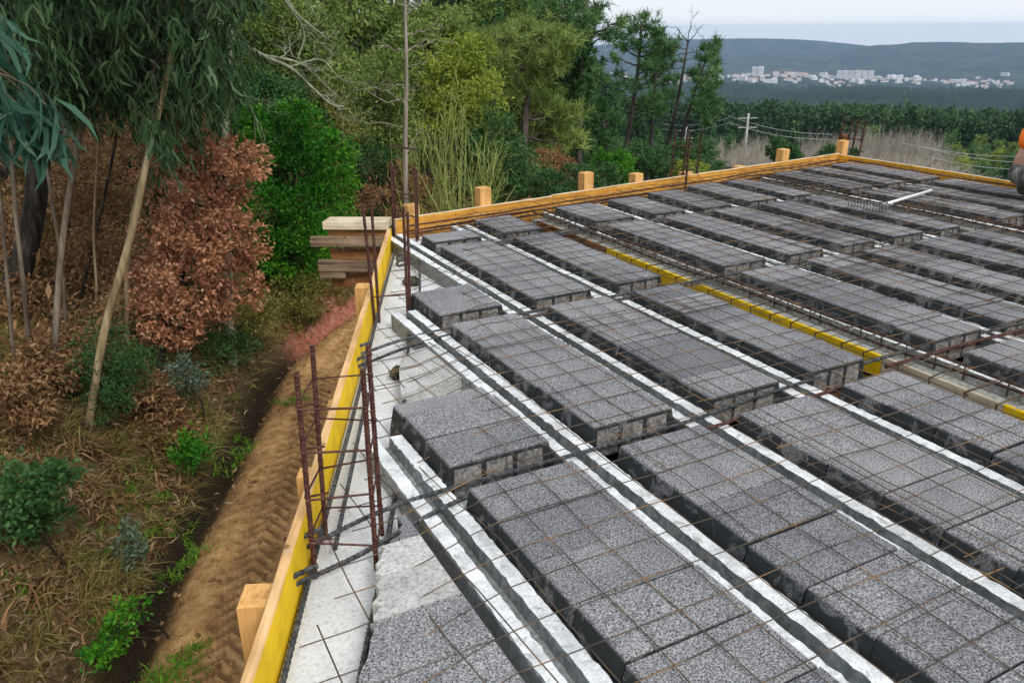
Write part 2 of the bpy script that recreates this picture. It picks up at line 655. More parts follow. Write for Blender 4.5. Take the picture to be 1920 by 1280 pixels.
def gz(x, y, fine=False):
    x = np.asarray(x, float)
    y = np.asarray(y, float)
    p, s = x * CA - y * SA, x * SA + y * CA
    d = np.hypot(x, y)
    az = np.degrees(np.arctan2(x, y))
    pp = p - track_shift(s) + 0.18 * fbm(s * 0.5, s * 0 + 3.1, 5)
    q = -(pp + 2.7)
    left = 1 - smooth(8, 17, az)
    rise = 0.95 * smooth(0.05, 1.25, q) + np.clip(q - 0.9, 0, 40) * (0.25 * left + 0.05 * (1 - left)) * (1 - 0.5 * smooth(6, 25, q))
    ditch = -0.26 * np.exp(-((q - 0.03) / 0.20) ** 2)
    near = -3.0 + rise + ditch
    wv = smooth(27, 37, az) * (1 - smooth(100, 150, az))
    far = np.interp(d, VD, VZ) * wv + np.interp(d, FD, FZ) * (1 - wv)
    k = smooth(13, 26, d) * np.where(az < 17, smooth(10, 17, az), 1)
    k = np.where((az < 12) & (az > -150), np.maximum(k, smooth(40, 90, d)), k)
    k = np.where(az > 60, np.maximum(k, smooth(10, 20, d)), k)
    z = near * (1 - k) + far * k
    # rolling valley
    roll = wv * smooth(120, 500, d)
    z = z + roll * (d * 0.028) * fbm(x / 420.0, y / 420.0, 21, 3) * 1.2
    # low wooded ridge in front of the town
    z = z + wv * 5 * np.exp(-((d - 1500) / 300.0) ** 2) * smooth(36, 44, az) * (0.4 + 0.9 * vnoise(az * 0.25, az * 0, 17))
    # far hills
    azr = np.interp(az, [20, 28, 33, 36, 40, 44, 48, 50.5, 53, 56, 58.5, 60, 62, 75, 95], [-40, -60, -42, -40, -46, -38, -22, 10, 24, 26, 27, 32, 30, 24, -40])
    azr = azr + 22 * fbm(az * 0.55, az * 0 + 9.7, 31, 4)
    e1 = smooth(2950, 4200, d) * (1 - 0.25 * smooth(4250, 4800, d))
    base = np.interp(d, VD, VZ)
    ridge = -84 + azr * 0.8
    z = np.where((az > 15) & (az < 110), z * (1 - e1 * wv) + (ridge + e1 * 30 * fbm(az * 1.3, d / 700, 41, 3) * (1 - smooth(3900, 4200, d))) * e1 * wv, z)
    far2 = np.interp(az, [28, 33, 36, 38, 40, 42.5, 44, 46, 47.5, 49, 52], [-60, -20, -2, 4, 2, 8, 7, 0, -9, -25, -60]) + 5 * fbm(az * 0.6, az * 0 + 2.2, 77, 3)
    e2 = smooth(4450, 4850, d) * wv
    z = np.where((az > 25) & (az < 52), z * (1 - e2) + np.maximum(z, -58 + far2 * 0.8) * e2, z)
    if fine:
        tr = smooth(-0.15, 0.25, pp + 2.7) * (1 - smooth(-0.3, 0.5, pp - 1.5))
        z = z + (0.05 * fbm(x * 2.2, y * 2.2, 3) + 0.03 * fbm(x * 8, y * 8, 9)) * (1 - 0.4 * tr)
        z = z + (1 - tr) * smooth(0.1, 0.8, q) * 0.35 * fbm(x * 0.9, y * 0.9, 13)
        for c in (-1.95, -0.75):
            w = np.exp(-((pp - c) / 0.22) ** 4) * (1 - smooth(12.5, 14.5, s))
            z = z - 0.05 * w
            ph = s / 0.16 + 1.4 * np.abs(pp - c) / 0.2
            brk = smooth(0.32, 0.52, fbm(s * 0.8, pp * 2, 55) + 0.5)
            z = z + 0.032 * w * brk * smooth(-0.2, 0.5, np.sin(ph * 2 * math.pi))
            z = z + 0.02 * np.exp(-((np.abs(pp - c) - 0.27) / 0.06) ** 2) * tr
    return z


def grid_faces(nx, ny):
    i = np.arange(nx - 1)[:, None] * ny + np.arange(ny - 1)[None]
    i = i.ravel()
    return np.stack([i, i + ny, i + ny + 1, i + 1], 1)


def attr(o, name, vals):
    a = o.data.attributes.new(name, 'FLOAT', 'POINT')
    a.data.foreach_set('value', np.asarray(vals, dtype=np.float32))


def mat_ground():
    m, n, l, out = new_mat("earth")
    tc = n.new('ShaderNodeTexCoord')
    v = tc.outputs['Object']

    def A_(nm):
        a = n.new('ShaderNodeAttribute')
        a.attribute_name = nm
        return a.outputs['Fac']
    g1 = noise(n, l, v, 9.0, 8, 0.7)
    g2 = noise(n, l, v, 1.6, 5, 0.6)
    g3 = noise(n, l, v, 40.0, 4, 0.7)
    bank = ramp(n, [(0.30, (0.04, 0.03, 0.014)), (0.45, (0.13, 0.092, 0.04)), (0.58, (0.22, 0.155, 0.07)), (0.72, (0.17, 0.15, 0.055))])
    l.new(g1.outputs[0], bank.inputs[0])
    moss = ramp(n, [(0.48, (0, 0, 0)), (0.62, (1, 1, 1))])
    l.new(g2.outputs[0], moss.inputs[0])
    bk = mixc(n, l, mixc(n, l, 0.6, (0, 0, 0), moss.outputs[0]), bank.outputs[0], (0.12, 0.125, 0.028))
    trk = ramp(n, [(0.28, (0.17, 0.095, 0.04)), (0.46, (0.52, 0.29, 0.115)), (0.66, (0.70, 0.45, 0.21))])
    l.new(g1.outputs[0], trk.inputs[0])
    tb = ramp(n, [(0.3, (0.62, 0.6, 0.58)), (0.7, (1.15, 1.15, 1.12))])
    l.new(g2.outputs[0], tb.inputs[0])
    tk = mixc(n, l, 1.0, trk.outputs[0], tb.outputs[0], 'MULTIPLY')
    red = ramp(n, [(0.3, (0.24, 0.07, 0.04)), (0.5, (0.50, 0.19, 0.12)), (0.7, (0.66, 0.34, 0.24))])
    rut = A_('rut')
    l.new(g1.outputs[0], red.inputs[0])
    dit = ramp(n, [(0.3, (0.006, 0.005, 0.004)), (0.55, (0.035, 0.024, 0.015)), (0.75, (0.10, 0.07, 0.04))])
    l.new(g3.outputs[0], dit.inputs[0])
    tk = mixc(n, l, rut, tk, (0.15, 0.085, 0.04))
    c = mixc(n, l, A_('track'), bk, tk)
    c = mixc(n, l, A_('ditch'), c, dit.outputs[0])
    c = mixc(n, l, A_('red'), c, red.outputs[0])
    gm = n.new('ShaderNodeMath')
    gm.operation = 'ADD'
    l.new(g1.outputs[0], gm.inputs[0])
    l.new(g3.outputs[0], gm.inputs[1])
    prin(n, l, out, c, 0.95, 0.1, bump=gm.outputs[0], bs=0.9, bd=0.04)
    return m


MT['earth'] = mat_ground()

# near ground (fine, in the edge frame)
pv = np.concatenate([np.linspace(-26, -7, 50)[:-1], np.linspace(-7, -3.6, 46)[:-1], np.linspace(-3.6, 0.4, 118)[:-1], np.linspace(0.4, 14, 40)])
sv = np.concatenate([np.linspace(-12, 2.5, 20)[:-1], np.linspace(2.5, 16, 430)[:-1], np.linspace(16, 27, 44)])
PP, SS = np.meshgrid(pv, sv, indexing='ij')
XX, YY = PP * CA + SS * SA, -PP * SA + SS * CA
ZZ = gz(XX, YY, True)
# keep the ground under the building flat and below its floor
ground = obj("ground", np.stack([XX.ravel(), YY.ravel(), ZZ.ravel()], 1), grid_faces(len(pv), len(sv))[:, ::-1].copy(), MT['earth'], smooth=True)
tag(ground, kind='structure')
ppv = (PP - track_shift(SS) + 0.18 * fbm(SS * 0.5, SS * 0 + 3.1, 5)).ravel()
nzv = fbm(XX.ravel() * 1.5, YY.ravel() * 1.5, 91)
trw = smooth(-2.78, -2.35, ppv + 0.35 * nzv)
attr(ground, 'track', trw)
rutv = np.zeros(len(ppv))
for c_ in (-1.95, -0.75):
    w_ = np.exp(-((ppv - c_) / 0.22) ** 4) * (1 - smooth(12.5, 14.5, SS.ravel()))
    ph_ = SS.ravel() / 0.16 + 1.4 * np.abs(ppv - c_) / 0.2
    brk_ = smooth(0.32, 0.52, fbm(SS.ravel() * 0.8, ppv * 2, 55) + 0.5)
    rutv = np.maximum(rutv, w_ * brk_ * (1 - smooth(-0.5, 0.2, np.sin(ph_ * 2 * math.pi))) * 0.75)
attr(ground, 'rut', rutv)
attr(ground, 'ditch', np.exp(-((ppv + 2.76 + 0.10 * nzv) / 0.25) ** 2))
attr(ground, 'red', smooth(11.6, 12.6, SS.ravel()) * (1 - smooth(16.5, 18.5, SS.ravel())) * smooth(-3.55, -3.2, ppv + 0.4 * nzv) * (1 - smooth(-2.75, -2.5, ppv)))

# far terrain out to the horizon
dv = np.concatenate([np.geomspace(17, 3000, 110), np.geomspace(3000, 4950, 70)[1:]])
azv = np.radians(np.concatenate([np.linspace(-180, 5, 50)[:-1], np.linspace(5, 75, 260)[:-1], np.linspace(75, 180, 28)]))
DD, AZ = np.meshgrid(dv, azv, indexing='ij')
X2, Y2 = DD * np.sin(AZ), DD * np.cos(AZ)
Z2 = gz(X2, Y2) - 0.25 * (1 - smooth(22, 40, DD)) - 0.0


def mat_terrain():
    m, n, l, out = new_mat("wooded_land")
    tc = n.new('ShaderNodeTexCoord')
    v = tc.outputs['Object']
    g = noise(n, l, v, 0.012, 8, 0.7)
    g2 = noise(n, l, v, 0.06, 6, 0.7)
    r = ramp(n, [(0.32, (0.018, 0.030, 0.014)), (0.48, (0.035, 0.052, 0.02)), (0.60, (0.075, 0.085, 0.04)), (0.74, (0.13, 0.12, 0.07))])
    md = n.new('ShaderNodeMath')
    md.operation = 'ADD'
    l.new(g.outputs[0], md.inputs[0])
    sb = n.new('ShaderNodeMath')
    sb.operation = 'MULTIPLY_ADD'
    l.new(g2.outputs[0], sb.inputs[0])
    sb.inputs[1].default_value = 0.6
    sb.inputs[2].default_value = -0.3
    l.new(sb.outputs[0], md.inputs[1])
    l.new(md.outputs[0], r.inputs[0])
    prin(n, l, out, r.outputs[0], 0.95, 0.05, bump=g2.outputs[0], bs=1.0, bd=9.0)
    return m


MT['terrain'] = mat_terrain()
terrain = obj("terrain", np.stack([X2.ravel(), Y2.ravel(), Z2.ravel()], 1), grid_faces(len(dv), len(azv))[:, ::-1].copy(), MT['terrain'], smooth=True)
tag(terrain, kind='structure')

# ================================================================== the unfinished building under the slab
build = empty("concrete_building", (0, 0, -3.0), "grey unfinished building whose block and joist floor fills the right side", "building")
S0 = -2.5
corner_lf = None
# corner of left board line and far board line: p=LBP, f=FBP
sol = np.linalg.solve(np.array([[CA, -SA], [-SB, CB]]), np.array([LBP, FBP]))
CLF = sol
CRF = np.array([RBX, fb_y(RBX)])
CRN = np.array([RBX, -1.2])
CLN = np.array(ps(LBP, S0))
CLN2 = np.array([CLN[0], -1.2])


def prism(mb, poly, z0, z1, mi=0, side_mi=None):
    n = len(poly)
    V = [(x, y, z0) for x, y in poly] + [(x, y, z1) for x, y in poly]
    mb.add(V, [tuple(range(n - 1, -1, -1)), tuple(range(n, 2 * n))], mi)
    mb.add(V, [(i, (i + 1) % n, (i + 1) % n + n, i + n) for i in range(n)], mi if side_mi is None else side_mi)


off = np.array([0, 0, 3.0])
mbw = MB()
outline = [tuple(CLN), tuple(CRN), tuple(CRF), tuple(CLF)]
prism(mbw, [(x, y) for x, y in [ps(LBP + 0.02, S0), (RBX - 0.02, -1.2), (RBX - 0.02, fb_y(RBX, -0.02)), ps(LBP + 0.02, to_ps(*CLF)[1] - 0.02)]], -0.45, 2.66)
w = mbw.build("wall", MT['wall'], build)
mbd = MB()
prism(mbd, [ps(LBP + 0.015, S0), (RBX - 0.015, -1.2), (RBX - 0.015, fb_y(RBX, -0.015)), ps(LBP + 0.015, to_ps(*CLF)[1] - 0.015)], 2.664, 2.76)
dk = mbd.build("formwork_deck", MT['deck'], build)
# edge beam: its pale top is the ledge the joists sit on
mbe = MB()
sC = to_ps(*CLF)[1]
prism(mbe, [ps(LBP + 0.006, S0), ps(0.16, S0), ps(0.16, sC - 0.35), (CLF[0] + 0.55, fb_y(CLF[0] + 0.55, -0.35)), (CLF[0] + 0.55, fb_y(CLF[0] + 0.55, -0.008)), ps(LBP + 0.006, sC - 0.02)], 2.764, 2.895)
eb = mbe.build("edge_beam", MT['ledge'], build)

# ================================================================== precast joists
JO = [("first", 1.0, 0.165), ("second", 1.652, 0.165), ("third", 2.275, 0.165), ("fourth", 2.907, 0.165), ("fifth", 3.790, 0.0),
      ("sixth", 4.403, 0.165), ("seventh", 4.967, 0.165), ("eighth", 5.530, 0.165), ("ninth", 6.098, 0.165), ("tenth", 6.900, 0.0),
      ("eleventh", 7.450, 0.165), ("twelfth", 7.980, 0.165)]
J_END = {0: 2.92, 1: 4.42, 2: 6.33}


def joist_mesh(prof, mids, y0, y1, seed):
    r = np.random.default_rng(seed)
    n = max(2, int((y1 - y0) / 0.022))
    ys = np.linspace(y0, y1, n)
    k = len(prof)
    V = np.zeros((n, k, 3))
    jit = r.normal(0, 0.0016, (n, k))
    jz = r.normal(0, 0.0012, (n, k))
    for i, (x, z, rough) in enumerate(prof):
        V[:, i, 0] = x + jit[:, i] * rough
        V[:, i, 1] = ys
        V[:, i, 2] = z + jz[:, i] * rough
    F, M_ = [], []
    for a in range(n - 1):
        for i in range(k):
            j = (i + 1) % k
            F.append((a * k + i, a * k + j, (a + 1) * k + j, (a + 1) * k + i))
            M_.append(mids[i])
    F.append(tuple(range(k)))
    F.append(tuple((n - 1) * k + i for i in range(k - 1, -1, -1)))
    M_ += [1, 1]
    return V.reshape(-1, 3), F, M_


for i, (nm, xr, wdt) in enumerate(JO):
    y1 = J_END.get(i, fb_y(xr, -0.24))
    y0 = max(0.0 if i > 3 else -0.6, xr * 0.55 - 2.4)
    if wdt:
        x0 = -wdt
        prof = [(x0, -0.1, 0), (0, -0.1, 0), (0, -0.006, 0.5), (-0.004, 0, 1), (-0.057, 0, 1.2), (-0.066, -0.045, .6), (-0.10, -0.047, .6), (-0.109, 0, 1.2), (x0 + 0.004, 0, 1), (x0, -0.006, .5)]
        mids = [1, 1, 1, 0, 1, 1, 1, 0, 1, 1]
        lab = f"{nm} white-edged concrete joist with a grey central groove, counted from the left edge"
    else:
        prof = [(-0.175, -0.24, 0), (0, -0.24, 0), (0, -0.006, .5), (-0.004, 0, 1), (-0.058, 0, 1.2), (-0.064, -0.052, .4), (-0.175, -0.055, .6)]
        mids = [1, 1, 1, 0, 2, 2, 2]
        lab = f"single white-edged concrete beam along the {'near wide' if i == 4 else 'far narrow'} trench of rusty bars"
    V, F, M_ = joist_mesh(prof, mids, y0, y1, 100 + i)
    V = V - np.array([0, y0, 0])
    V[:, 0] -= 0
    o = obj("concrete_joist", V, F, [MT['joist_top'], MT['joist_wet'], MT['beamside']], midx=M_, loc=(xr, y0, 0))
    tag(o, lab, "joist", "white joists across the floor")

# ================================================================== hollow blocks
HB = 0.065
ROWS = [  # name, left top edge, right top edge, bottom left, bottom right
    ("right of the first joist", 1.030, 1.462, 1.004, 1.483),
    ("right of the second joist", 1.684, 2.085, 1.656, 2.106),
    ("right of the third joist", 2.307, 2.712, 2.279, 2.738),
    ("left of the near trench", 2.940, 3.288, 2.911, 3.300),
    ("right of the near trench", 3.822, 4.212, 3.794, 4.234),
    ("right of the sixth joist", 4.435, 4.775, 4.407, 4.798),
    ("right of the seventh joist", 4.999, 5.338, 4.971, 5.361),
    ("right of the eighth joist", 5.562, 5.906, 5.534, 5.929),
    ("left of the far trench", 6.130, 6.385, 6.102, 6.400),
    ("right of the far trench", 6.932, 7.258, 6.904, 7.281),
    ("right of the eleventh joist", 7.482, 7.790, 7.454, 7.811),
    ("nearest the right board", 8.012, 8.330, 7.984, 8.350)]
ORD = ["first", "second", "third", "fourth", "fifth", "sixth", "seventh", "eighth"]


def block_geo(w, wb, ly, dz=0.0, cells=True):
    """trapezoid hollow block; ends carry three cells with recessed plugs. x from 0..w (top), y 0..ly"""
    V, F, M_ = [], [], []
    tl, tr = (wb - w) / 2, (wb + w) / 2
    b = 0.006
    z0, z1 = -0.09, HB

    def xl(z):
        t = min(1, (z - z0) / (z1 - z0))
        return tl * max(0, (t - 0.25) / 0.75)
    secs = [z0, -0.05, 0.0, z1 - b, z1]
    ring = []
    for k, z in enumerate(secs):
        e = b if k == len(secs) - 1 else 0
        x = xl(z) + e
        for (px, py) in ((x, e), (wb - x, e), (wb - x, ly - e), (x, ly - e)):
            V.append((px, py, z))
    F.append((3, 2, 1, 0)); M_.append(0)
    n = len(secs)
    F.append(tuple(4 * (n - 1) + i for i in range(4))); M_.append(0)
    for k in range(n - 1):
        for i in range(4):
            a, d = 4 * k + i, 4 * k + (i + 1) % 4
            F.append((a, d, d + 4, a + 4)); M_.append(0)
    if cells:
        # three recessed cell plugs standing 3 mm proud of dark slots at both ends
        cw = (w - 0.03) / 3
        for yy, sgn in ((-0.004, -1), (ly + 0.004, 1)):
            for c in range(3):
                x0 = tl + 0.012 + c * (cw + 0.003)
                x1 = x0 + cw - 0.013
                za, zb = -0.08, z1 - 0.026
                o = len(V)
                yb = yy - sgn * 0.004
                V += [(x0, yy, za), (x1, yy, za), (x1 - 0.004, yy, zb), (x0 + 0.004, yy, zb), (x0, yb, za), (x1, yb, za), (x1 - .004, yb, zb), (x0 + .004, yb, zb)]
                q = [(0, 1, 2, 3), (0, 4, 5, 1), (1, 5, 6, 2), (2, 6, 7, 3), (3, 7, 4, 0)]
                if sgn > 0:
                    q = [t[::-1] for t in q]
                for t in q:
                    F.append(tuple(o + i for i in t)); M_.append(1)
    return np.array(V, float), F, M_


def in_view(x, y, z=HB, m=0.22):
    q = proj((x, y, z))
    return q is not None and -1920 * m < q[0] < 1920 * (1 + m) and -1280 * m < q[1] < 1280 * (1 + m)


GAPS = [(2.305, 2.478), (3.925, 4.110), (5.560, 5.715)]
BL = 0.243
nblk = 0
for ri, (rn, a, b, a2, b2) in enumerate(ROWS):
    w, wb = b - a, b2 - a2
    V, F, M_ = block_geo(w, wb, BL - 0.006)
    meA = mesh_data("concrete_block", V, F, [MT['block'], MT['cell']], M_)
    zones = [(2.305, -1, "before the near rebar gap", 0.0), (2.478, 1, "between near and middle rebar gaps", 3.925), (4.110, 1, "between middle and far rebar gaps", 5.560),
             (5.715, 1, "beyond the far rebar gap", 99)]
    for zi, (st, dr, zn, en) in enumerate(zones):
        fbl = min(fb_y(a2, -0.33), fb_y(b2, -0.33))
        lim = en if en < 90 else fbl
        y = st
        for k in range(8):
            ylo = y if dr > 0 else y - BL
            yhi = ylo + BL
            L = BL
            part = False
            if dr > 0 and yhi > lim + 0.02:
                if lim - ylo < 0.07:
                    break
                L = lim - ylo
                part = True
            # the diagonal left edge
            p_corner = a * CA - (ylo + L) * SA
            if p_corner < -0.30 and ri < 3:
                L2 = (a * CA + 0.30) / SA - ylo
                if L2 < 0.10:
                    break
                L = min(L, L2)
                part = True
            if not in_view(a + w / 2, ylo + L / 2):
                y = yhi if dr > 0 else ylo
                continue
            if part:
                V2, F2, M2 = block_geo(w, wb, L - 0.004)
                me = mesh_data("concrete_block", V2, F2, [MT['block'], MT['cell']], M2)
            else:
                me = meA
            o = bpy.data.objects.new("concrete_block", me)
            COL.objects.link(o)
            o.location = (a2 + random.uniform(-.004, .004), ylo + 0.002 + random.uniform(-.003, .003), random.uniform(-0.006, 0.004))
            o.rotation_euler = (random.uniform(-.006, .006), random.uniform(-.008, .008), random.uniform(-.009, .009))
            tag(o, f"{ORD[k]} grey block {zn}, row {rn}", "block", "grey hollow blocks between the joists")
            nblk += 1
            if part and dr > 0 and en > 90:
                break
            y = yhi if dr > 0 else ylo

# cut blocks along the diagonal edge, left of the first joist
CUT = [(0.90, 1.15), (1.155, 1.40), (1.405, 1.62), (1.625, 1.842), (1.848, 2.03), (2.035, 2.185), (2.195, 2.33)]
cut_lab = ["grey cut block farthest down, below the bottom edge of the view", "grey cut block at the bottom edge, left of the first joist", "grey cut block second up from the bottom edge with ragged damp left end",
           "large grey cut block just below the pale cut blocks", "pale cut block beside the lump of damp mortar", "pale cut block touching the small grey triangular one", "small grey triangular cut block by the rusty starter cage"]
for k, (y0, y1) in enumerate(CUT):
    xr = 0.79
    rr = np.random.default_rng(500 + k)

    def xl_(y):
        return (y * SA - 0.275 + (0.05 if k == 6 else 0)) / CA
    pts = []
    ns = 7
    for i in range(ns + 1):
        y = y0 + (y1 - y0) * i / ns
        pts.append((min(xr - 0.03, xl_(y) + rr.normal(0, 0.012)), y))
    poly = [(xr, y0)] + [(xr, y1)] + pts[::-1]
    mb = MB()
    zt = 0.010 + rr.uniform(-0.006, 0.006)
    n = len(poly)
    cen = np.mean(poly, axis=0)
    V = [(x, y, -0.099) for x, y in poly] + [(x, y, zt - 0.006) for x, y in poly] + [(x + (cen[0] - x) * 0.02, y + (cen[1] - y) * 0.02, zt) for x, y in poly]
    F = [tuple(range(2 * n, 3 * n))]
    for lv in range(2):
        F += [(lv * n + i, lv * n + (i + 1) % n, (lv + 1) * n + (i + 1) % n, (lv + 1) * n + i) for i in range(n)]
    V = [(x - xr, y - y0, z + 0.058) for x, y, z in V]
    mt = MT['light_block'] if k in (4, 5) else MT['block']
    o = obj("cut_block", V, F, mt, loc=(xr, y0, -0.058))
    tag(o, cut_lab[k], "block", "cut blocks along the slanted edge")

# pale smeared block beside the second joist
def quad_slab(name, px, z, th, mat, label, cat, group=None):
    P = [gp(x, y, z) for x, y in px]
    c = np.mean(P, axis=0)
    n = len(P)
    V = [(x - c[0], y - c[1], z - th) for x, y in P] + [(x - c[0], y - c[1], z) for x, y in P]
    area = sum(P[i][0] * P[(i + 1) % n][1] - P[(i + 1) % n][0] * P[i][1] for i in range(n))
    if area < 0:
        P = P[::-1]
        V = [(x - c[0], y - c[1], z - th) for x, y in P] + [(x - c[0], y - c[1], z) for x, y in P]
    F = [tuple(range(n - 1, -1, -1)), tuple(range(n, 2 * n))] + [(i, (i + 1) % n, (i + 1) % n + n, i + n) for i in range(n)]
    o = obj(name, V, F, mat, loc=(c[0], c[1], 0))
    return tag(o, label, cat, group)


quad_slab("concrete_patch", [(752, 742), (748, 690), (768, 660), (800, 650), (872, 706), (800, 722)], -0.02, 0.078, MT['light_block'], "pale smooth concrete infill beside the left end of the first joist", "concrete")


def lump(name, c, r, seed, label, mat, flat=0.5):
    rr = np.random.default_rng(seed)
    V, F = [], []
    nu, nv = 22, 10
    for i in range(nv + 1):
        th = math.pi * i / nv
        for j in range(nu):
            ph = 2 * math.pi * j / nu
            k = 1 + 0.09 * rr.normal() + 0.22 * math.sin(3 * ph + seed) * math.sin(th)
            V.append((r[0] * k * math.sin(th) * math.cos(ph), r[1] * k * math.sin(th) * math.sin(ph), r[2] * k * math.cos(th)))
    for i in range(nv):
        for j in range(nu):
            F.append((i * nu + j, (i + 1) * nu + j, (i + 1) * nu + (j + 1) % nu, i * nu + (j + 1) % nu))
    o = obj(name, V, F, mat, loc=c)
    return tag(o, label, "mortar", "damp mortar lumps on the ledge")


for (px, z, r, lab) in [((722, 1118), -0.09, (0.036, 0.062, 0.05), "damp brown mortar lump beside the pale cut block"),
                        ((722, 1208), -0.09, (0.018, 0.09, 0.045), "long dark mortar edge against the lowest cut block"),
                        ((748, 682), -0.09, (0.05, 0.06, 0.03), "small grey mortar lump beside the second joist end"),
                        ((772, 515), -0.09, (0.06, 0.06, 0.03), "dark mortar lump by the far starter bars")]:
    g = gp(px[0], px[1], -0.03)
    lump("mortar_lump", (g[0], g[1], z + r[2] * 0.4), r, int(px[0] + px[1]), lab, MT['mortar'])

# ================================================================== reinforcement
def bars_obj(name, pts, r, mat, label=None, cat="rebar", group=None, ribs=True, parent=None, n=7, step=0.02):
    P = np.array(pts, float)
    base = P[0].copy()
    if ribs:
        Q, rr = ribbed(P, r, step)
    else:
        Q, rr = P, np.full(len(P), r)
    V, F = tube_geo(Q - base, rr, n)
    o = obj(name, V, F, mat, parent, loc=tuple(base) if parent is None else tuple(base - np.array(parent.location)))
    if label:
        tag(o, label, cat, group)
    return o


G_T = "long bars lying in the rebar gaps"


def px_path(px, z):
    return [(*gp(x, y, zz if not np.isscalar(z) else z), (zz if not np.isscalar(z) else z)) for (x, y), zz in zip(px, z if not np.isscalar(z) else [z] * len(px))]


def hook(P, d, side, r=0.05):
    """U hook at the start of path: goes back over the start point"""
    P0 = np.array(P[0], float)
    d = np.array(d, float)
    s = np.array(side, float)
    out = []
    for k in range(0, 9):
        t = math.pi * (k / 8.0)
        out.append(P0 + s * (2 * r - r * (1 - math.cos(math.pi - t)) ) * 1.0 * (1) - d * r * math.sin(t))
    return [P0 + s * 2 * r + d * 0.10] + out


dirX = np.array([1.0, 0.0, 0.0])
# near gap
p1 = [(-0.0, 0, 0)]
bars = [
    # (list of (x,y,z)), hook?, material, label
    ([(0.43, 2.375, -0.045), (0.80, 2.415, 0.0), (1.35, 2.40, 0.016), (2.0, 2.41, 0.014), (2.75, 2.47, 0.018), (3.7, 2.50, 0.022), (5.2, 2.46, 0.016)], (0, -.3, .9), 'steel', "nearest long dark bar with hooked left end in the near gap", 0.0085),
    ([(0.37, 2.205, -0.05), (0.60, 2.235, -0.03), (0.95, 2.305, 0.014), (1.26, 2.34, 0.014)], (0, -.4, .8), 'steel', "short hooked bar under the near starter cage", 0.0085),
    ([(1.72, 2.345, 0.013), (2.2, 2.33, 0.013), (3.15, 2.36, 0.012)], None, 'rust', "brown bar ending short below the nearest long bar", 0.0075),
    ([(3.35, 2.40, 0.03), (4.2, 2.42, 0.02), (5.6, 2.36, 0.02)], None, 'rust', "reddish bar starting at the near trench in the near gap", 0.009),
    ([(1.14, 3.985, -0.045), (1.5, 4.01, -0.005), (2.2, 4.02, 0.012), (3.2, 4.03, 0.016), (4.6, 4.03, 0.018), (6.6, 4.02, 0.02)], (0, -.3, .9), 'steel', "upper hooked bar in the middle gap", 0.0085),
    ([(1.10, 3.845, -0.05), (1.45, 3.90, -0.01), (1.9, 3.93, 0.012), (2.4, 3.95, 0.012), (3.2, 3.97, 0.012)], (0, -.4, .8), 'steel', "lower hooked bar in the middle gap", 0.0085),
    ([(3.35, 3.95, 0.03), (4.4, 3.955, 0.014), (6.2, 3.94, 0.016), (6.75, 3.94, 0.02)], None, 'steel', "dark bar leaving the near trench in the middle gap", 0.0085),
    ([(2.02, 5.70, -0.05), (2.4, 5.665, -0.01), (3.2, 5.66, 0.014), (4.5, 5.66, 0.018), (6.6, 5.65, 0.018), (8.3, 5.64, 0.02)], (0, -.3, .9), 'steel', "upper hooked bar in the far gap", 0.009),
    ([(1.97, 5.57, -0.05), (2.4, 5.585, -0.01), (3.0, 5.59, 0.012), (4.0, 5.6, 0.014), (6.0, 5.6, 0.014)], (0, -.4, .8), 'steel', "lower hooked bar in the far gap", 0.009),
]
for pts, hk, mt, lab, r in bars:
    P = smooth_path(pts, 6)
    if hk is not None:
        hd = P[1] - P[0]
        hd /= np.linalg.norm(hd)
        side = np.array(hk, float)
        side /= np.linalg.norm(side)
        rad = 0.03
        c = P[0] + side * rad
        arc = [c + rad * (-side * math.cos(t) - hd * math.sin(t)) for t in np.linspace(0, math.pi, 9)]
        tail = arc[-1] + hd * 0.07
        P = np.array([tail] + arc[::-1] + list(P[1:]))
    bars_obj("rebar", P, r, MT[mt], lab, "rebar", G_T, step=0.018)

# bars along the slanted left edge
edge_bars = [
    ([(-0.512, 0.9, -0.075), (-0.515, 2.2, -0.06), (-0.505, 3.4, -0.055), (-0.51, 5.0, -0.05), (-0.50, 6.5, -0.045)], 'steel', "long dark bar lying against the foot of the yellow board", 0.009),
    ([(-0.31, 0.9, -0.085), (-0.315, 1.6, -0.085), (-0.27, 2.6, -0.06), (-0.28, 3.7, -0.05), (-0.31, 4.9, -0.03)], 'steel', "long dark bar along the middle of the pale ledge", 0.009),
    ([(-0.29, 1.95, -0.075), (-0.28, 2.32, -0.07), (-0.275, 2.55, -0.068)], 'rust', "short lapped bar tied beside the ledge bar", 0.008),
    ([(-0.255, 0.9, -0.088), (-0.26, 1.58, -0.088)], 'rust', "short ribbed bar end at the bottom edge of the ledge", 0.008),
    ([(-0.45, 2.35, -0.05), (-0.455, 3.1, -0.045), (-0.46, 3.6, -0.045)], 'steel', "short dark bar lapped behind the near starter cage", 0.008),
    ([(-0.255, 4.3, -0.05), (-0.27, 5.4, -0.03), (-0.33, 6.35, -0.03)], 'steel', "pale bent bar running to the far left corner", 0.008),
]
for pts, mt, lab, r in edge_bars:
    P = smooth_path([(*ps(p, s), z) for p, s, z in pts], 6)
    bars_obj("rebar", P, r, MT[mt], lab, "rebar", "bars along the slanted ledge", step=0.018)

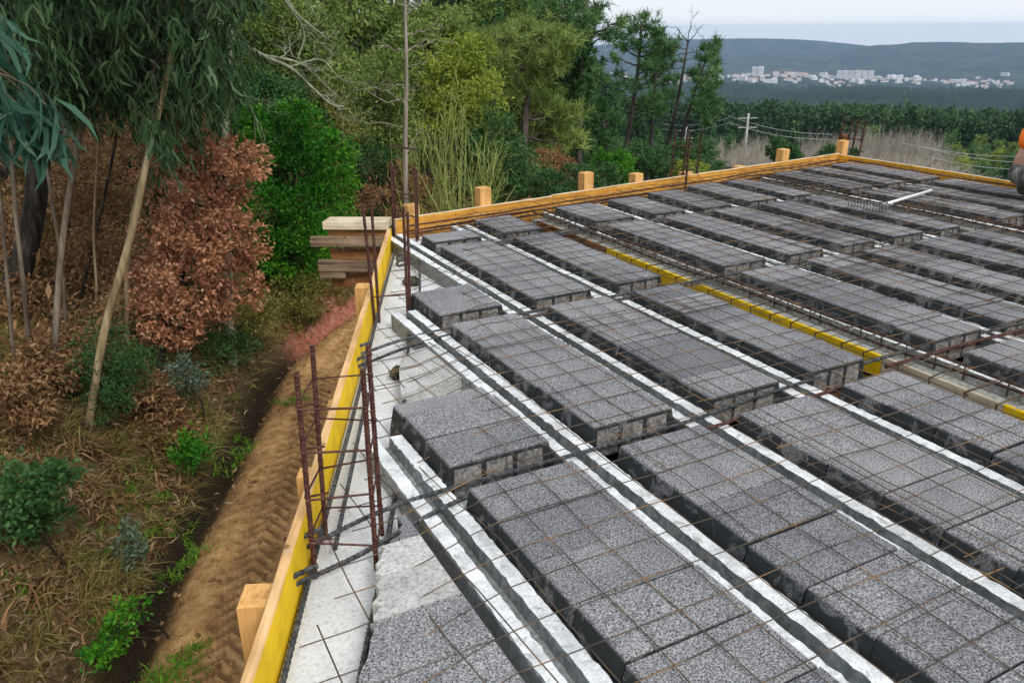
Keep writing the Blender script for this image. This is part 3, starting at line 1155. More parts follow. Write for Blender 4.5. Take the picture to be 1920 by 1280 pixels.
# bars along the far and right boards
far_labs = ["lowest dark bar along the far board", "second bar up along the far board", "third bar along the far board", "innermost rusty bar along the far board"]
for k, (off_, z) in enumerate([(-0.08, -0.02), (-0.15, 0.045), (-0.22, -0.01), (-0.28, 0.04)]):
    xs = np.linspace(2.35, 8.4, 14)
    P = [(x, fb_y(x, off_ + rng.normal(0, 0.008)), z + rng.normal(0, 0.006)) for x in xs]
    bars_obj("rebar", smooth_path(P, 3), 0.008, MT['rust'], far_labs[k], "rebar", "bars along the far board", ribs=False, n=5)
for k, (x, z) in enumerate([(8.40, 0.0), (8.50, 0.05), (8.54, -0.03)]):
    ys = np.linspace(3.4, 7.1, 8)
    P = [(x + rng.normal(0, 0.008), y, z + rng.normal(0, 0.005)) for y in ys]
    bars_obj("rebar", smooth_path(P, 3), 0.008, MT['rust'], ["inner dark bar along the right board", "upper dark bar along the right board", "outer dark bar along the right board"][k], "rebar", "bars along the right board", ribs=False, n=5)


def stirrup_path(x0, x1, z0, z1, y, r=0.02):
    return smooth_path([(x0 + r, y, z0), (x1 - r, y, z0), (x1, y, z0 + r), (x1, y, z1 - r), (x1 - r, y, z1), (x0 + r, y, z1), (x0, y, z1 - r), (x0, y, z0 + r), (x0 + r, y, z0)], 3)


def beam_cage(label, x0, x1, y0, y1, sp, dense=1):
    root = empty("rebar_cage", (x0, y0, -0.2), label, "rebar cage", "rusty bar cages lying in the trenches")
    o3 = np.array([x0, y0, -0.2])
    zt, zb = 0.028, -0.17
    tops = [x1 - 0.004, x1 - 0.016, x0 + (x1 - x0) * 0.66]
    for i, x in enumerate(tops):
        ys = np.linspace(y0, y1, 10)
        P = [(x + rng.normal(0, 0.006), y, zt + rng.normal(0, 0.005)) for y in ys]
        bars_obj("chord", smooth_path(P, 3), 0.008, MT['beam_rust'], ribs=False, parent=root, n=5)
    for x in [x0 + 0.03, (x0 + x1) / 2, x1 - 0.12, x0 + 0.08]:
        ys = np.linspace(y0, y1, 10)
        P = [(x + rng.normal(0, 0.006), y, zb + rng.normal(0, 0.005)) for y in ys]
        bars_obj("chord", smooth_path(P, 3), 0.009, MT['beam_rust'], ribs=False, parent=root, n=5)
    k = 0
    y = y0 + 0.06
    while y < y1:
        yy = y + rng.normal(0, 0.015)
        P = stirrup_path(x0, x1, zb - 0.01, zt + 0.01, yy)
        P[:, 1] += (P[:, 0] - x0) * rng.normal(0, 0.12)
        bars_obj("stirrup", P, 0.0042, MT['beam_rust'], ribs=False, parent=root, n=5)
        y += sp
        k += 1
    return root


beam_cage("rusty bar cage lying in the near wide trench", 3.40, 3.72, 0.6, 6.45, 0.172, 2)
beam_cage("rusty bar cage lying in the far narrow trench", 6.46, 6.835, 2.6, 6.85, 0.17, 2)
# yellow and beige forms at the bottom of the near trench
def board_between(name, a, b, th, z0, z1, mats, label, cat, group, nrm, midx_top=None, wob=0.0):
    """upright board: inner face along a->b, thickness th towards nrm, local x along the board"""
    a, b = np.array(a, float), np.array(b, float)
    d = b - a
    L = np.linalg.norm(d)
    ang = math.atan2(d[1], d[0])
    nl = np.array([-math.sin(ang), math.cos(ang)])
    sg = 1 if nl @ np.array(nrm) > 0 else -1
    n = max(2, int(L / 0.25))
    V, F, M_ = [], [], []
    xs = np.linspace(0, L, n + 1)
    for i, x in enumerate(xs):
        wz = wob * rng.normal()
        wy = wob * rng.normal()
        e = 0.003
        for (yy, zz) in ((0, z0), (0, z1 - e + wz), (sg * e, z1 + wz), (sg * (th - e), z1 + wz), (sg * th, z1 - e + wz), (sg * th, z0)):
            V.append((x, yy + wy, zz))
    k = 6
    for i in range(n):
        for j in range(k):
            q = (i * k + j, (i + 1) * k + j, (i + 1) * k + (j + 1) % k, i * k + (j + 1) % k)
            F.append(q if sg > 0 else q[::-1])
            M_.append(1 if j in (1, 2, 3) else (0 if j == 0 else 2))
    F.append(tuple(range(k)) if sg < 0 else tuple(range(k - 1, -1, -1)))
    F.append(tuple(n * k + j for j in (range(k - 1, -1, -1) if sg < 0 else range(k))))
    M_ += [1, 1]
    o = obj(name, V, F, mats, midx=M_, loc=(a[0], a[1], 0))
    o.rotation_euler = (0, 0, ang)
    return tag(o, label, cat, group)


GB = "boards shuttering the slab edge"
FM = [MT['yellow'], MT['raw'], MT['raw']]
AM = [MT['amber'], MT['pale'], MT['raw']]
for (y0, y1, mt, lab) in [(2.62, 5.25, 'yellow', "yellow board along the bottom of the near trench, far length"), (1.95, 2.615, 'pale', "beige board in the near trench between two yellow lengths"), (0.6, 1.945, 'yellow', "yellow board along the bottom of the near trench, near length"), (5.255, 6.4, 'brown_wood', "brown board at the far end of the near trench")]:
    board_between("formwork_board", (3.612, y0), (3.612, y1), 0.022, -0.235, -0.047, [MT[mt]] * 3, lab, "board", "boards inside the near trench", (1, 0))

# edge boards
left_boards = [(-1.5, 2.45, "nearest yellow board with raw timber edge, bottom left of slab"), (2.455, 4.9, "yellow edge board behind the near starter cage"), (4.905, 6.60, "farthest yellow edge board, ending at the timber corner")]
for s0, s1, lab in left_boards:
    board_between("formwork_board", ps(LBP + 0.001 * s0, s0), ps(LBP, s1), 0.033, -0.17, 0.075, FM, lab, "board", GB, (-CA, SA), wob=0.0015)
fxs = [CLF[0] + 0.02, 4.0, 6.05, RBX + 0.03]
for k in range(3):
    x0, x1 = fxs[k], fxs[k + 1] - 0.005
    board_between("formwork_board", (x0, fb_y(x0)), (x1, fb_y(x1)), 0.03, -0.2, 0.08 + 0.012 * (k > 0), AM, ["left amber board of the far edge", "middle amber board of the far edge", "right amber board of the far edge, ending at the corner"][k], "board", GB, (-SB, CB), wob=0.0012)
board_between("formwork_board", (RBX, fb_y(RBX) - 0.005), (RBX, 5.5), 0.03, -0.2, 0.085, [MT['orange_board'], MT['pale'], MT['raw']], "orange yellow board right of the far corner starter bars", "board", GB, (1, 0), wob=0.0012)
board_between("formwork_board", (RBX + 0.004, 5.495), (RBX, 2.2), 0.03, -0.2, 0.08, [MT['orange_board'], MT['pale'], MT['raw']], "orange yellow board of the right edge reaching the worker", "board", GB, (1, 0), wob=0.0012)

# posts outside the far board
def post(label, c, ax, w, d, z0, z1, mat, group="timber posts outside the far board", tilt=0.0):
    mb = MB()
    a = np.array([math.cos(ax), math.sin(ax), 0])
    b = np.array([-math.sin(ax), math.cos(ax), 0])
    mb.box((0, 0, (z1 - z0) / 2), (w, d, z1 - z0), (a, b, (0, 0, 1)), 0, 0.004)
    o = mb.build("timber_post", mat, loc=(c[0], c[1], z0))
    o.rotation_euler = (tilt, tilt * 0.6, 0)
    return tag(o, label, "post", group)


for (px, top, wpx, mt, lab, tl) in [(770, 379, 24, 'rawz', "leftmost short timber post, behind the corner starter bars", 0), (905, 347, 24, 'rawz', "tall timber post in front of the bare willow", 0),
                                    (990, 369, 20, 'brown_wood', "low reddish post stub barely above the far board", 0), (1099, 319, 22, 'rawz', "tallest square post in front of the dark conifers", 0),
                                    (1193, 321, 20, 'rawz', "short post left of the slender pine trunks", 0), (1286, 318, 20, 'rawz', "short orange post behind the middle starter bars", 0),
                                    (1386, 307, 18, 'rawz', "lowest post with pale top, right of middle starter bars", 0), (1463, 275, 18, 'rawz', "leaning tall post in front of the dark bush", 0.03),
                                    (1577, 259, 15, 'rawz', "pale post at the far right corner", 0.02)]:
    q = on_f(px, top + 4, FBP + 0.085)
    w = wpx / FPX * math.hypot(math.hypot(q[0], q[1]), 1.4) * 0.98
    post(lab, (q[0], fb_y(q[0], 0.085)), B, w, 0.10, -0.9, q[2], MT[mt], tilt=tl)
q = on_f(1588, 253, FBP + 0.14)
post("brown post behind the pale corner post", (q[0], fb_y(q[0], 0.2)), B, 0.09, 0.08, -0.9, q[2], MT['brown_wood'])
q = gp(1909, 274, 0.0)
post("brown post beside the worker's orange shirt", (RBX + 0.1, 5.02), 0, 0.10, 0.1, -0.9, 0.42, MT['rawz'], "timber posts outside the far board")
# posts outside the left board
for (px, py, w, lab) in [(488, 1108, 0.10, "square post with pale sawn top outside the nearest yellow board"), (572, 880, 0.07, "dark post beside the near starter cage, outside the board"), (622, 750, 0.06, "small pale post end beyond the near starter cage"),
                         (655, 662, 0.05, "tiny pale post end halfway along the yellow board"), (690, 548, 0.06, "lower of two pale posts near the timber corner"), (683, 532, 0.10, "broad amber post just below the timber corner")]:
    s, z = on_p(px, py, LBP - 0.075)
    c = ps(LBP - 0.034 - w / 2, s)
    post(lab, c, math.pi / 2 - A, w * 1.1, w, -0.9, z - 0.01, MT['rawz'], "posts outside the slanted yellow board")

# timber shoring at the far left corner
tA, tB = np.array(gp(612, 418, 0.05)), np.array(gp(724, 420, 0.05))
tdir = (tB - tA) / np.linalg.norm(tB - tA)
tn = np.array([tdir[1], -tdir[0]])
if tn @ tA > 0:
    tn = -tn


def shore(px0, px1, py0, py1, depth, th, mat, label, wob=0.0, name="timber_plank"):
    """plank in the shoring plane, pushed 'depth' toward the viewer"""
    o0 = tA + tn * depth
    def hit(x, y):
        d = ray(x, y)
        nn = np.array([tn[0], tn[1]])
        t = (nn @ o0) / (nn @ d[:2])
        return d * t + np.array([0, 0, H])
    a, b = hit(px0, py0), hit(px1, py0)
    h = a[2] - hit(px0, py1)[2]
    zc = (a[2] + b[2]) / 2 - h / 2
    A0 = np.array([a[0], a[1], a[2] - h / 2])
    B0 = np.array([b[0], b[1], b[2] - h / 2])
    d = B0 - A0
    L = np.linalg.norm(d)
    mb = MB()
    mb.box((L / 2, 0, 0), (L, th, h), None, 0, 0.004)
    o = mb.build(name, mat, loc=tuple(A0))
    o.rotation_euler = (0, -math.asin(d[2] / L), math.atan2(d[1], d[0]))
    return tag(o, label, "plank", "planks of the timber corner shoring")


shore(611, 729, 411, 426, -0.06, 0.20, MT['pale'], "pale thick top plank of the timber corner")
shore(616, 726, 427, 446, -0.02, 0.03, MT['brown_wood'], "orange brown plank just under the pale top plank")
shore(582, 720, 443, 462, 0.06, 0.04, MT['grey_wood'], "weathered grey plank sticking out farthest left")
shore(620, 712, 466, 490, -0.02, 0.03, MT['brown_wood'], "amber plank between the two weathered planks")
shore(597, 706, 487, 508, 0.06, 0.05, MT['grey_wood'], "dark cracked plank second from the bottom of the corner")
shore(601, 648, 507, 521, 0.05, 0.05, MT['grey_wood'], "short dark plank end below the cracked plank")
shore(622, 700, 510, 536, -0.02, 0.04, MT['brown_wood'], "lowest brown plank of the timber corner")


# starter-bar cages of the columns
def starter(label, bars_, r, mat, zf, loops, looptube=0.004, ribs=True, hooks=True):
    """bars_: (foot px, top px, foot z); loops: heights fraction list"""
    feet, tops = [], []
    for (fx, fy, tx, ty, fz) in bars_:
        g = gp(fx, fy, fz)
        t = on_y(tx, ty, g[1])
        feet.append(np.array([g[0], g[1], fz]))
        tops.append(np.array(t))
    base = np.mean(feet, axis=0)
    root = empty("starter_cage", tuple(base), label, "starter bars", "column starter bars standing up from the floor")
    for f, t in zip(feet, tops):
        f2 = f - (t - f) / np.linalg.norm(t - f) * 0.09
        bars_obj("bar", [f2, t], r, mat, ribs=ribs, parent=root, n=7, step=0.014)
    order = list(range(len(feet)))
    c = np.mean([f[:2] for f in feet], axis=0)
    order.sort(key=lambda i: math.atan2(feet[i][1] - c[1], feet[i][0] - c[0]))
    for hgt in loops:
        pts = []
        for i in order:
            f, t = feet[i], tops[i]
            k = (hgt - f[2]) / (t[2] - f[2])
            q = f + (t - f) * k
            cc = np.mean([feet[j] + (tops[j] - feet[j]) * k for j in order], axis=0)
            dd = q - cc
            q = q + dd / (np.linalg.norm(dd) + 1e-6) * (r * 1.3)
            q[2] = hgt + rng.normal(0, 0.012)
            pts.append(q)
        pts.append(pts[0] + np.array([0, 0, 0.012]))
        tail = pts[0] + (pts[1] - pts[0]) * 0.35 + np.array([0, 0, 0.02])
        pts.append(tail)
        bars_obj("stirrup", np.array(pts), looptube, mat, ribs=False, parent=root, n=5)
    return root


starter("four rusty starter bars with stirrups standing nearest the camera", [(591, 1080, 555, 697, -.1), (611, 1005, 585, 648, -.1), (706, 1065, 680, 693, -.1), (716, 1000, 690, 648, -.1)], 0.0085, MT['rust'], -.1, (0.02, 0.19, 0.36, 0.53), 0.0042)
starter("slender rusty starter bars beside the middle of the yellow board", [(703, 607, 680, 383, -.1), (711, 603, 696, 381, -.1), (765, 600, 756, 388, -.1), (769, 596, 764, 398, -.1)], 0.009, MT['rust'], -.1, (0.06,), 0.004)
starter("rusty starter bars and stirrups at the timber corner", [(738, 440, 733, 299, -.1), (742, 432, 738, 312, -.1), (781, 452, 777, 309, -.1), (784, 448, 781, 318, -.1)], 0.009, MT['rust'], -.1, (0.1, 0.26, 0.66), 0.005)
starter("dark starter bars in front of the slender pines", [(1256, 356, 1267, 243, -.05), (1278, 352, 1290, 241, -.05), (1284, 364, 1295, 245, -.05), (1304, 350, 1316, 243, -.05)], 0.012, MT['beam_rust'], -.05, (0.18, 0.42), 0.005, ribs=False)
starter("leaning dark starter bars at the far right corner", [(1567, 302, 1583, 222, -.05), (1582, 301, 1599, 222, -.05), (1593, 304, 1610, 223, -.05), (1607, 307, 1624, 227, -.05)], 0.012, MT['beam_rust'], -.05, (0.24, 0.47), 0.005, ribs=False)

# ------------------------------------------------------------------ welded mesh sheets
def clip_ok(x, y):
    p, s = to_ps(x, y)
    return p > -0.50 and (-x * SB + y * CB) < FBP - 0.10 and x < RBX - 0.06


def mesh_sheet(label, x0, x1, y0, y1, z, rot, ox, oy, seed, r=0.0024):
    rr = np.random.default_rng(seed)
    Vs, Fs = [], []
    nv = 0
    c, s = math.cos(rot), math.sin(rot)
    cx, cy_ = (x0 + x1) / 2, (y0 + y1) / 2

    def W(u, v):
        return (cx + (u - cx) * c - (v - cy_) * s, cy_ + (u - cx) * s + (v - cy_) * c)

    def zz(x, y):
        p, _ = to_ps(x, y)
        on = z + 0.012 * (vnoise(np.array([x * 3.1]), np.array([y * 3.1]), seed)[0] - 0.4)
        if p < 0.1:
            on -= min(0.10, (0.1 - p) * 0.28)
        return on
    lines = []
    for x in np.arange(x0 + ox, x1, 0.150):
        lines.append([(x, y) for y in np.arange(y0, y1 + 0.01, 0.15)])
    for y in np.arange(y0 + oy, y1, 0.157):
        lines.append([(x, y) for x in np.arange(x0, x1 + 0.01, 0.15)])
    segs = []
    for li, L in enumerate(lines):
        a = rr.normal(0, 0.0025)
        ph = rr.uniform(0, 6)
        run = []
        for i, (u, v) in enumerate(L):
            X, Y = W(u, v)
            wv = 0.005 * math.sin(ph + i * 0.9) + rr.normal(0, 0.0022)
            X += wv
            Y += wv
            if clip_ok(X, Y) and in_view(X, Y, m=0.3):
                run.append((X, Y, zz(X, Y) + (0.003 if li % 2 else 0)))
            else:
                if len(run) > 1:
                    segs.append(run)
                run = []
        if len(run) > 1:
            segs.append(run)
    for run in segs:
        V, F = tube_geo(run, r, 4, False)
        Vs.append(V)
        Fs.append(np.array(F) + nv)
        nv += len(V)
    V, F = np.concatenate(Vs), np.concatenate(Fs)
    o = obj("wire_mesh", V - np.array([x0, y0, 0]), F, MT['wire'], loc=(x0, y0, 0))
    return tag(o, label, "mesh", "welded wire sheets laid over the blocks")


mesh_sheet("welded wire sheet over the nearest blocks and slanted ledge", -0.3, 2.35, 0.3, 3.62, 0.074, 0.004, 0.067, 0.015, 1)
mesh_sheet("welded wire sheet over the timber corner end of the floor", 0.9, 3.05, 3.40, 7.2, 0.079, -0.012, 0.02, 0.06, 2)
mesh_sheet("welded wire sheet between the second joist and the near trench, bottom right", 2.18, 4.75, 0.3, 3.66, 0.080, -0.006, 0.03, 0.09, 3)
mesh_sheet("welded wire sheet over the far half of the near trench", 2.9, 5.4, 3.45, 7.4, 0.076, 0.008, 0.05, 0.02, 4)
mesh_sheet("welded wire sheet at the right frame edge beside the rake", 4.60, 7.0, 1.6, 4.9, 0.075, 0.01, 0.05, 0.04, 5)
mesh_sheet("welded wire sheet between the middle and far starter bars", 5.25, 7.75, 4.6, 7.6, 0.081, -0.01, 0.01, 0.07, 6)
mesh_sheet("welded wire sheet in front of the orange yellow right board", 6.85, 8.7, 2.6, 7.7, 0.083, 0.006, 0.06, 0.03, 7)

# ------------------------------------------------------------------ rake
def rake():
    a, b = np.array([*gp(1598, 377, 0.13), 0.14]), np.array([*gp(1668, 389, 0.13), 0.14])
    hdl = np.array([*gp(1745, 363, 0.10), 0.13])
    base = (a + b) / 2
    root = empty("rake", tuple(base), "rake with pale tube handle lying on the mesh, tines turned down", "rake")
    d = (b - a) / np.linalg.norm(b - a)
    mid = a + (b - a) * 0.80
    hd = (hdl - mid) / np.linalg.norm(hdl - mid)
    mb = MB()
    mb.tube([a - base, b - base], 0.010, 6)
    mb.build("head", MT['tine'], root, True)
    side = np.array([-hd[0], -hd[1], 0])
    side -= d * (side @ d)
    side /= np.linalg.norm(side)
    for k in range(13):
        q = a + (b - a) * k / 12 - base
        mb = MB()
        mb.tube([q, q + side * 0.02 + np.array([0, 0, 0.01]), q + side * 0.045 - np.array([0, 0, 0.005]), q + side * 0.058 - np.array([0, 0, 0.052])], [0.006, 0.006, 0.0055, 0.004], 5)
        mb.build("tine", MT['tine'], root, True)
    mb = MB()
    mb.tube([mid - base + hd * 0.05, hdl - base], 0.0135, 10)
    mb.build("handle", MT['alu'], root, True)
    mb = MB()
    mb.tube([mid - base, mid - base + hd * 0.09], [0.009, 0.017], 8)
    mb.build("ferrule", MT['tine'], root, True)


rake()


# ------------------------------------------------------------------ worker
def skin_mesh(name, verts, edges, radii, root, mat, sub=2):
    import bmesh
    bm = bmesh.new()
    ly = bm.verts.layers.skin.verify()
    vs = [bm.verts.new(v) for v in verts]
    for a, b in edges:
        bm.edges.new((vs[a], vs[b]))
    for i, v in enumerate(vs):
        r = radii[i]
        v[ly].radius = (r, r) if np.isscalar(r) else r
        v[ly].use_root = (i == root)
    me = bpy.data.meshes.new(name + "_src")
    bm.to_mesh(me)
    bm.free()
    o = bpy.data.objects.new(name + "_src", me)
    COL.objects.link(o)
    o.modifiers.new("skin", 'SKIN')
    s = o.modifiers.new("sub", 'SUBSURF')
    s.levels = sub
    s.render_levels = sub
    bpy.context.view_layer.update()
    dg = bpy.context.evaluated_depsgraph_get()
    m2 = bpy.data.meshes.new_from_object(o.evaluated_get(dg))
    m2.name = name
    m2.materials.clear()
    m2.materials.append(mat)
    m2.polygons.foreach_set('use_smooth', np.ones(len(m2.polygons), dtype=bool))
    bpy.data.objects.remove(o)
    return m2


MT['skin'] = mat_speck("skin", (0.42, 0.22, 0.15), (0.5, 0.28, 0.2), (0.56, 0.33, 0.25), 20, 3, 0.5, 0.05)
MT['hair'] = mat_speck("dark_hair", (0.01, 0.008, 0.006), (0.02, 0.016, 0.012), (0.05, 0.04, 0.03), 60, 3)
MT['orange'] = mat_speck("orange_shirt", (0.85, 0.15, 0.008), (0.95, 0.20, 0.012), (0.98, 0.27, 0.02), 14, 4, 0.8, 0.4, big=(0.8, 1.1))
MT['trouser'] = mat_speck("dusty_grey_trousers", (0.035, 0.035, 0.03), (0.14, 0.14, 0.12), (0.36, 0.36, 0.31), 13, 5, 0.9, 0.7, big=(0.55, 1.2))
MT['boot'] = mat_speck("dusty_boots", (0.02, 0.018, 0.015), (0.06, 0.055, 0.045), (0.15, 0.14, 0.12), 20, 5)


def person():
    P0 = gp(1906, 372, 0.075)
    root = empty("person", (P0[0], P0[1], 0.075), "crouching worker in an orange shirt and dusty grey trousers at the right edge", "person")
    f = np.array([0.886, -0.464, 0])
    l = np.array([-0.464, -0.886, 0])
    u = np.array([0, 0, 1.0])

    def W(t):
        return t[0] * f + t[1] * l + t[2] * u
    J = {'pel': (0.02, 0, .25), 'spi': (0.06, 0, .40), 'che': (0.15, 0, .56), 'nec': (0.23, 0, .70), 'hea': (0.27, 0, .78), 'top': (0.30, 0, .90)}
    for s, k in ((1, 'l'), (-1, 'r')):
        J['hip' + k] = (0.02, .10 * s, .23)
        J['kne' + k] = (0.40 - 0.05 * s, .17 * s, .44)
        J['ank' + k] = (0.08 + (0.0 if s > 0 else .06), .14 * s, .08)
        J['toe' + k] = (0.25 + (0.0 if s > 0 else .06), .16 * s, .035)
        J['sho' + k] = (0.18, .18 * s, .63)
        J['elb' + k] = (0.36, .24 * s, .44)
        J['wri' + k] = (0.55, .17 * s, .27)
        J['pal' + k] = (0.62, .15 * s, .20)
    names = list(J)
    E = [('pel', 'spi'), ('spi', 'che'), ('che', 'nec'), ('nec', 'hea'), ('hea', 'top')]
    rad = {'pel': .12, 'spi': .125, 'che': .14, 'nec': .052, 'hea': .075, 'top': .075}
    for k in 'lr':
        E += [('pel', 'hip' + k), ('hip' + k, 'kne' + k), ('kne' + k, 'ank' + k), ('ank' + k, 'toe' + k), ('che', 'sho' + k), ('sho' + k, 'elb' + k), ('elb' + k, 'wri' + k), ('wri' + k, 'pal' + k)]
        rad.update({'hip' + k: .095, 'kne' + k: .06, 'ank' + k: .042, 'toe' + k: .035, 'sho' + k: .06, 'elb' + k: .042, 'wri' + k: .028, 'pal' + k: .034})
        s = 1 if k == 'l' else -1
        for fi in range(4):
            for j in range(2):
                nm = f"f{fi}{j}{k}"
                J[nm] = (0.66 + 0.03 * j - 0.004 * abs(fi - 1), .15 * s + (fi - 1.5) * 0.021, .175 - 0.035 * j)
                names.append(nm)
                rad[nm] = .0095
                E.append(('pal' + k if j == 0 else f"f{fi}0{k}", nm))
        J['th' + k] = (0.63, .15 * s - 0.055 * s, .18)
        names.append('th' + k)
        rad['th' + k] = .011
        E.append(('pal' + k, 'th' + k))
    ix = {n_: i for i, n_ in enumerate(names)}
    me = skin_mesh("body", [W(J[n_]) for n_ in names], [(ix[a], ix[b]) for a, b in E], [rad[n_] for n_ in names], 0, MT['skin'])

    def put(nm, mesh):
        o = bpy.data.objects.new(nm, mesh)
        COL.objects.link(o)
        o.parent = root
        return o
    put("body", me)
    # trousers
    vs, rs, es = [], [], []

    def chain(pts, rr, link=None):
        st = len(vs)
        for p, r in zip(pts, rr):
            vs.append(W(p))
            rs.append(r)
        if link is not None:
            es.append((link, st))
        for i in range(len(pts) - 1):
            es.append((st + i, st + i + 1))
        return st
    chain([(0.02, 0, .24), (0.045, 0, .37)], [.155, .15])
    for s, k in ((1, 'l'), (-1, 'r')):
        h, kn, an = J['hip' + k], J['kne' + k], J['ank' + k]
        md = tuple((h[i] + kn[i]) / 2 for i in range(3))
        m2 = tuple((kn[i] + an[i]) / 2 for i in range(3))
        chain([h, md, kn, m2, (an[0], an[1], an[2] + .02)], [.13, .115, .09, .082, .078], 0)
    put("trousers", skin_mesh("trousers", vs, es, rs, 0, MT['trouser']))
    vs, rs, es = [], [], []
    chain([(0.05, 0, .40), (0.09, 0, .48), (0.15, 0, .57), (0.2, 0, .64)], [.168, .18, .19, .11])
    for s, k in ((1, 'l'), (-1, 'r')):
        sh, el, wr = J['sho' + k], J['elb' + k], J['wri' + k]
        chain([sh, tuple((sh[i] + el[i]) / 2 for i in range(3)), el, tuple(el[i] + (wr[i] - el[i]) * .8 for i in range(3))], [.10, .085, .07, .052], 2)
    put("shirt", skin_mesh("shirt", vs, es, rs, 0, MT['orange']))
    vs, rs, es = [], [], []
    chain([(0.255, 0, .80), (0.275, 0, .88), (0.295, 0, .925)], [.075, .088, .07])
    put("hair", skin_mesh("hair", vs, es, rs, 0, MT['hair']))
    for k in 'lr':
        vs, rs, es = [], [], []
        a, t = J['ank' + k], J['toe' + k]
        chain([(a[0] - .035, a[1], a[2] + .03), (a[0] - .02, a[1], .045), ((a[0] + t[0]) / 2, (a[1] + t[1]) / 2, .045), (t[0] + .02, t[1], .038)], [.055, .05, .05, .042])
        put("boot", skin_mesh("boot", vs, es, rs, 0, MT['boot']))


person()

# ================================================================== VEGETATION
MT['bark_dark'] = mat_bark("dark_bark", (0.008, 0.007, 0.006), (0.03, 0.025, 0.02), (0.09, 0.08, 0.065), 14, 2.5)
MT['bark_tan'] = mat_bark("tan_eucalyptus_bark", (0.11, 0.075, 0.04), (0.27, 0.20, 0.11), (0.42, 0.34, 0.21), 9, 1.0)
MT['bark_grey'] = mat_bark("grey_brown_bark", (0.04, 0.03, 0.022), (0.12, 0.095, 0.07), (0.25, 0.21, 0.16), 12, 1.6)
MT['bark_pine'] = mat_bark("pine_bark", (0.02, 0.017, 0.015), (0.06, 0.05, 0.045), (0.13, 0.11, 0.10), 5, 1.2)
MT['lichen'] = mat_bark("lichen_covered_bark", (0.09, 0.10, 0.07), (0.24, 0.27, 0.18), (0.42, 0.45, 0.33), 9, 3)
MT['willow'] = mat_bark("green_willow_bark", (0.11, 0.14, 0.03), (0.24, 0.29, 0.08), (0.38, 0.42, 0.16), 8, 2)
MT['pale_twig'] = mat_bark("pale_poplar_twigs", (0.16, 0.14, 0.115), (0.30, 0.27, 0.22), (0.44, 0.40, 0.34), 1.0, 0.4)
MT['dead'] = mat_bark("weathered_dead_wood", (0.09, 0.08, 0.065), (0.24, 0.21, 0.17), (0.40, 0.37, 0.32), 14, 1.5)
MT['l_euc'] = mat_leaf("eucalyptus_leaves", [(0.007, 0.020, 0.008), (0.020, 0.050, 0.018), (0.048, 0.095, 0.036), (0.14, 0.19, 0.10)], 1.2, 0.65, 0.2, 0.42)
MT['l_blue'] = mat_leaf("blue_green_eucalyptus_leaves", [(0.012, 0.045, 0.030), (0.028, 0.085, 0.055), (0.06, 0.14, 0.09), (0.17, 0.25, 0.18)], 2.0, 0.7, 0.2, 0.4)
MT['l_brown'] = mat_leaf("dried_oak_leaves", [(0.12, 0.045, 0.022), (0.34, 0.145, 0.075), (0.54, 0.27, 0.15), (0.70, 0.44, 0.29)], 1.5, 0.7, 0.25, 0.6)
MT['l_dry'] = mat_leaf("dry_undergrowth_leaves", [(0.06, 0.034, 0.016), (0.19, 0.10, 0.045), (0.33, 0.19, 0.09), (0.48, 0.33, 0.18)], 1.2, 0.7, 0.2, 0.7)
MT['l_bright'] = mat_leaf("bright_green_leaves", [(0.006, 0.045, 0.008), (0.020, 0.13, 0.012), (0.075, 0.27, 0.018), (0.22, 0.46, 0.03)], 0.9, 0.55, 0.3, 0.4)
MT['l_acacia'] = mat_leaf("feathery_olive_leaves", [(0.040, 0.075, 0.016), (0.12, 0.19, 0.040), (0.22, 0.30, 0.075), (0.38, 0.46, 0.16)], 0.5, 0.5, 0.3, 0.6)
MT['l_yellow'] = mat_leaf("yellow_green_leaves", [(0.08, 0.12, 0.014), (0.19, 0.26, 0.03), (0.30, 0.38, 0.055), (0.44, 0.50, 0.10)], 0.5, 0.5, 0.3, 0.6)
MT['l_pine'] = mat_leaf("pine_needles", [(0.018, 0.055, 0.018), (0.05, 0.125, 0.038), (0.11, 0.21, 0.065), (0.20, 0.32, 0.11)], 0.6, 0.5, 0.15, 0.6)
MT['l_dark'] = mat_leaf("dark_evergreen_leaves", [(0.010, 0.040, 0.012), (0.032, 0.092, 0.026), (0.065, 0.145, 0.042), (0.13, 0.23, 0.08)], 0.5, 0.5, 0.2, 0.5)
MT['l_olive'] = mat_leaf("olive_shrub_leaves", [(0.05, 0.055, 0.012), (0.12, 0.125, 0.026), (0.20, 0.20, 0.05), (0.32, 0.30, 0.10)], 1.0, 0.6, 0.2, 0.7)
MT['l_grey'] = mat_leaf("grey_green_leaves", [(0.03, 0.06, 0.035), (0.07, 0.12, 0.075), (0.14, 0.20, 0.14), (0.26, 0.32, 0.25)], 2.0, 0.7, 0.2, 0.5)
MT['l_far'] = mat_leaf("distant_forest_leaves", [(0.010, 0.028, 0.014), (0.035, 0.075, 0.030), (0.085, 0.14, 0.05), (0.20, 0.23, 0.10)], 0.02, 0.45, 0.1, 0.8)
_nt = MT['l_far'].node_tree
for _n in list(_nt.nodes):
    if _n.type == 'TEX_NOISE':
        _g = _nt.nodes.new('ShaderNodeNewGeometry')
        _nt.links.new(_g.outputs['Position'], _n.inputs['Vector'])
        _n.inputs['Scale'].default_value = 0.011
        _n.inputs['Detail'].default_value = 6
        _n.inputs['Roughness'].default_value = 0.7
MT['grass'] = mat_leaf("grass_blades", [(0.035, 0.085, 0.010), (0.085, 0.19, 0.016), (0.15, 0.31, 0.025), (0.26, 0.42, 0.06)], 1.0, 0.6, 0.3, 0.6)
MT['drygrass'] = mat_leaf("dry_grass_blades", [(0.08, 0.065, 0.016), (0.19, 0.155, 0.045), (0.31, 0.255, 0.09), (0.48, 0.41, 0.19)], 1.0, 0.6, 0.2, 0.7)
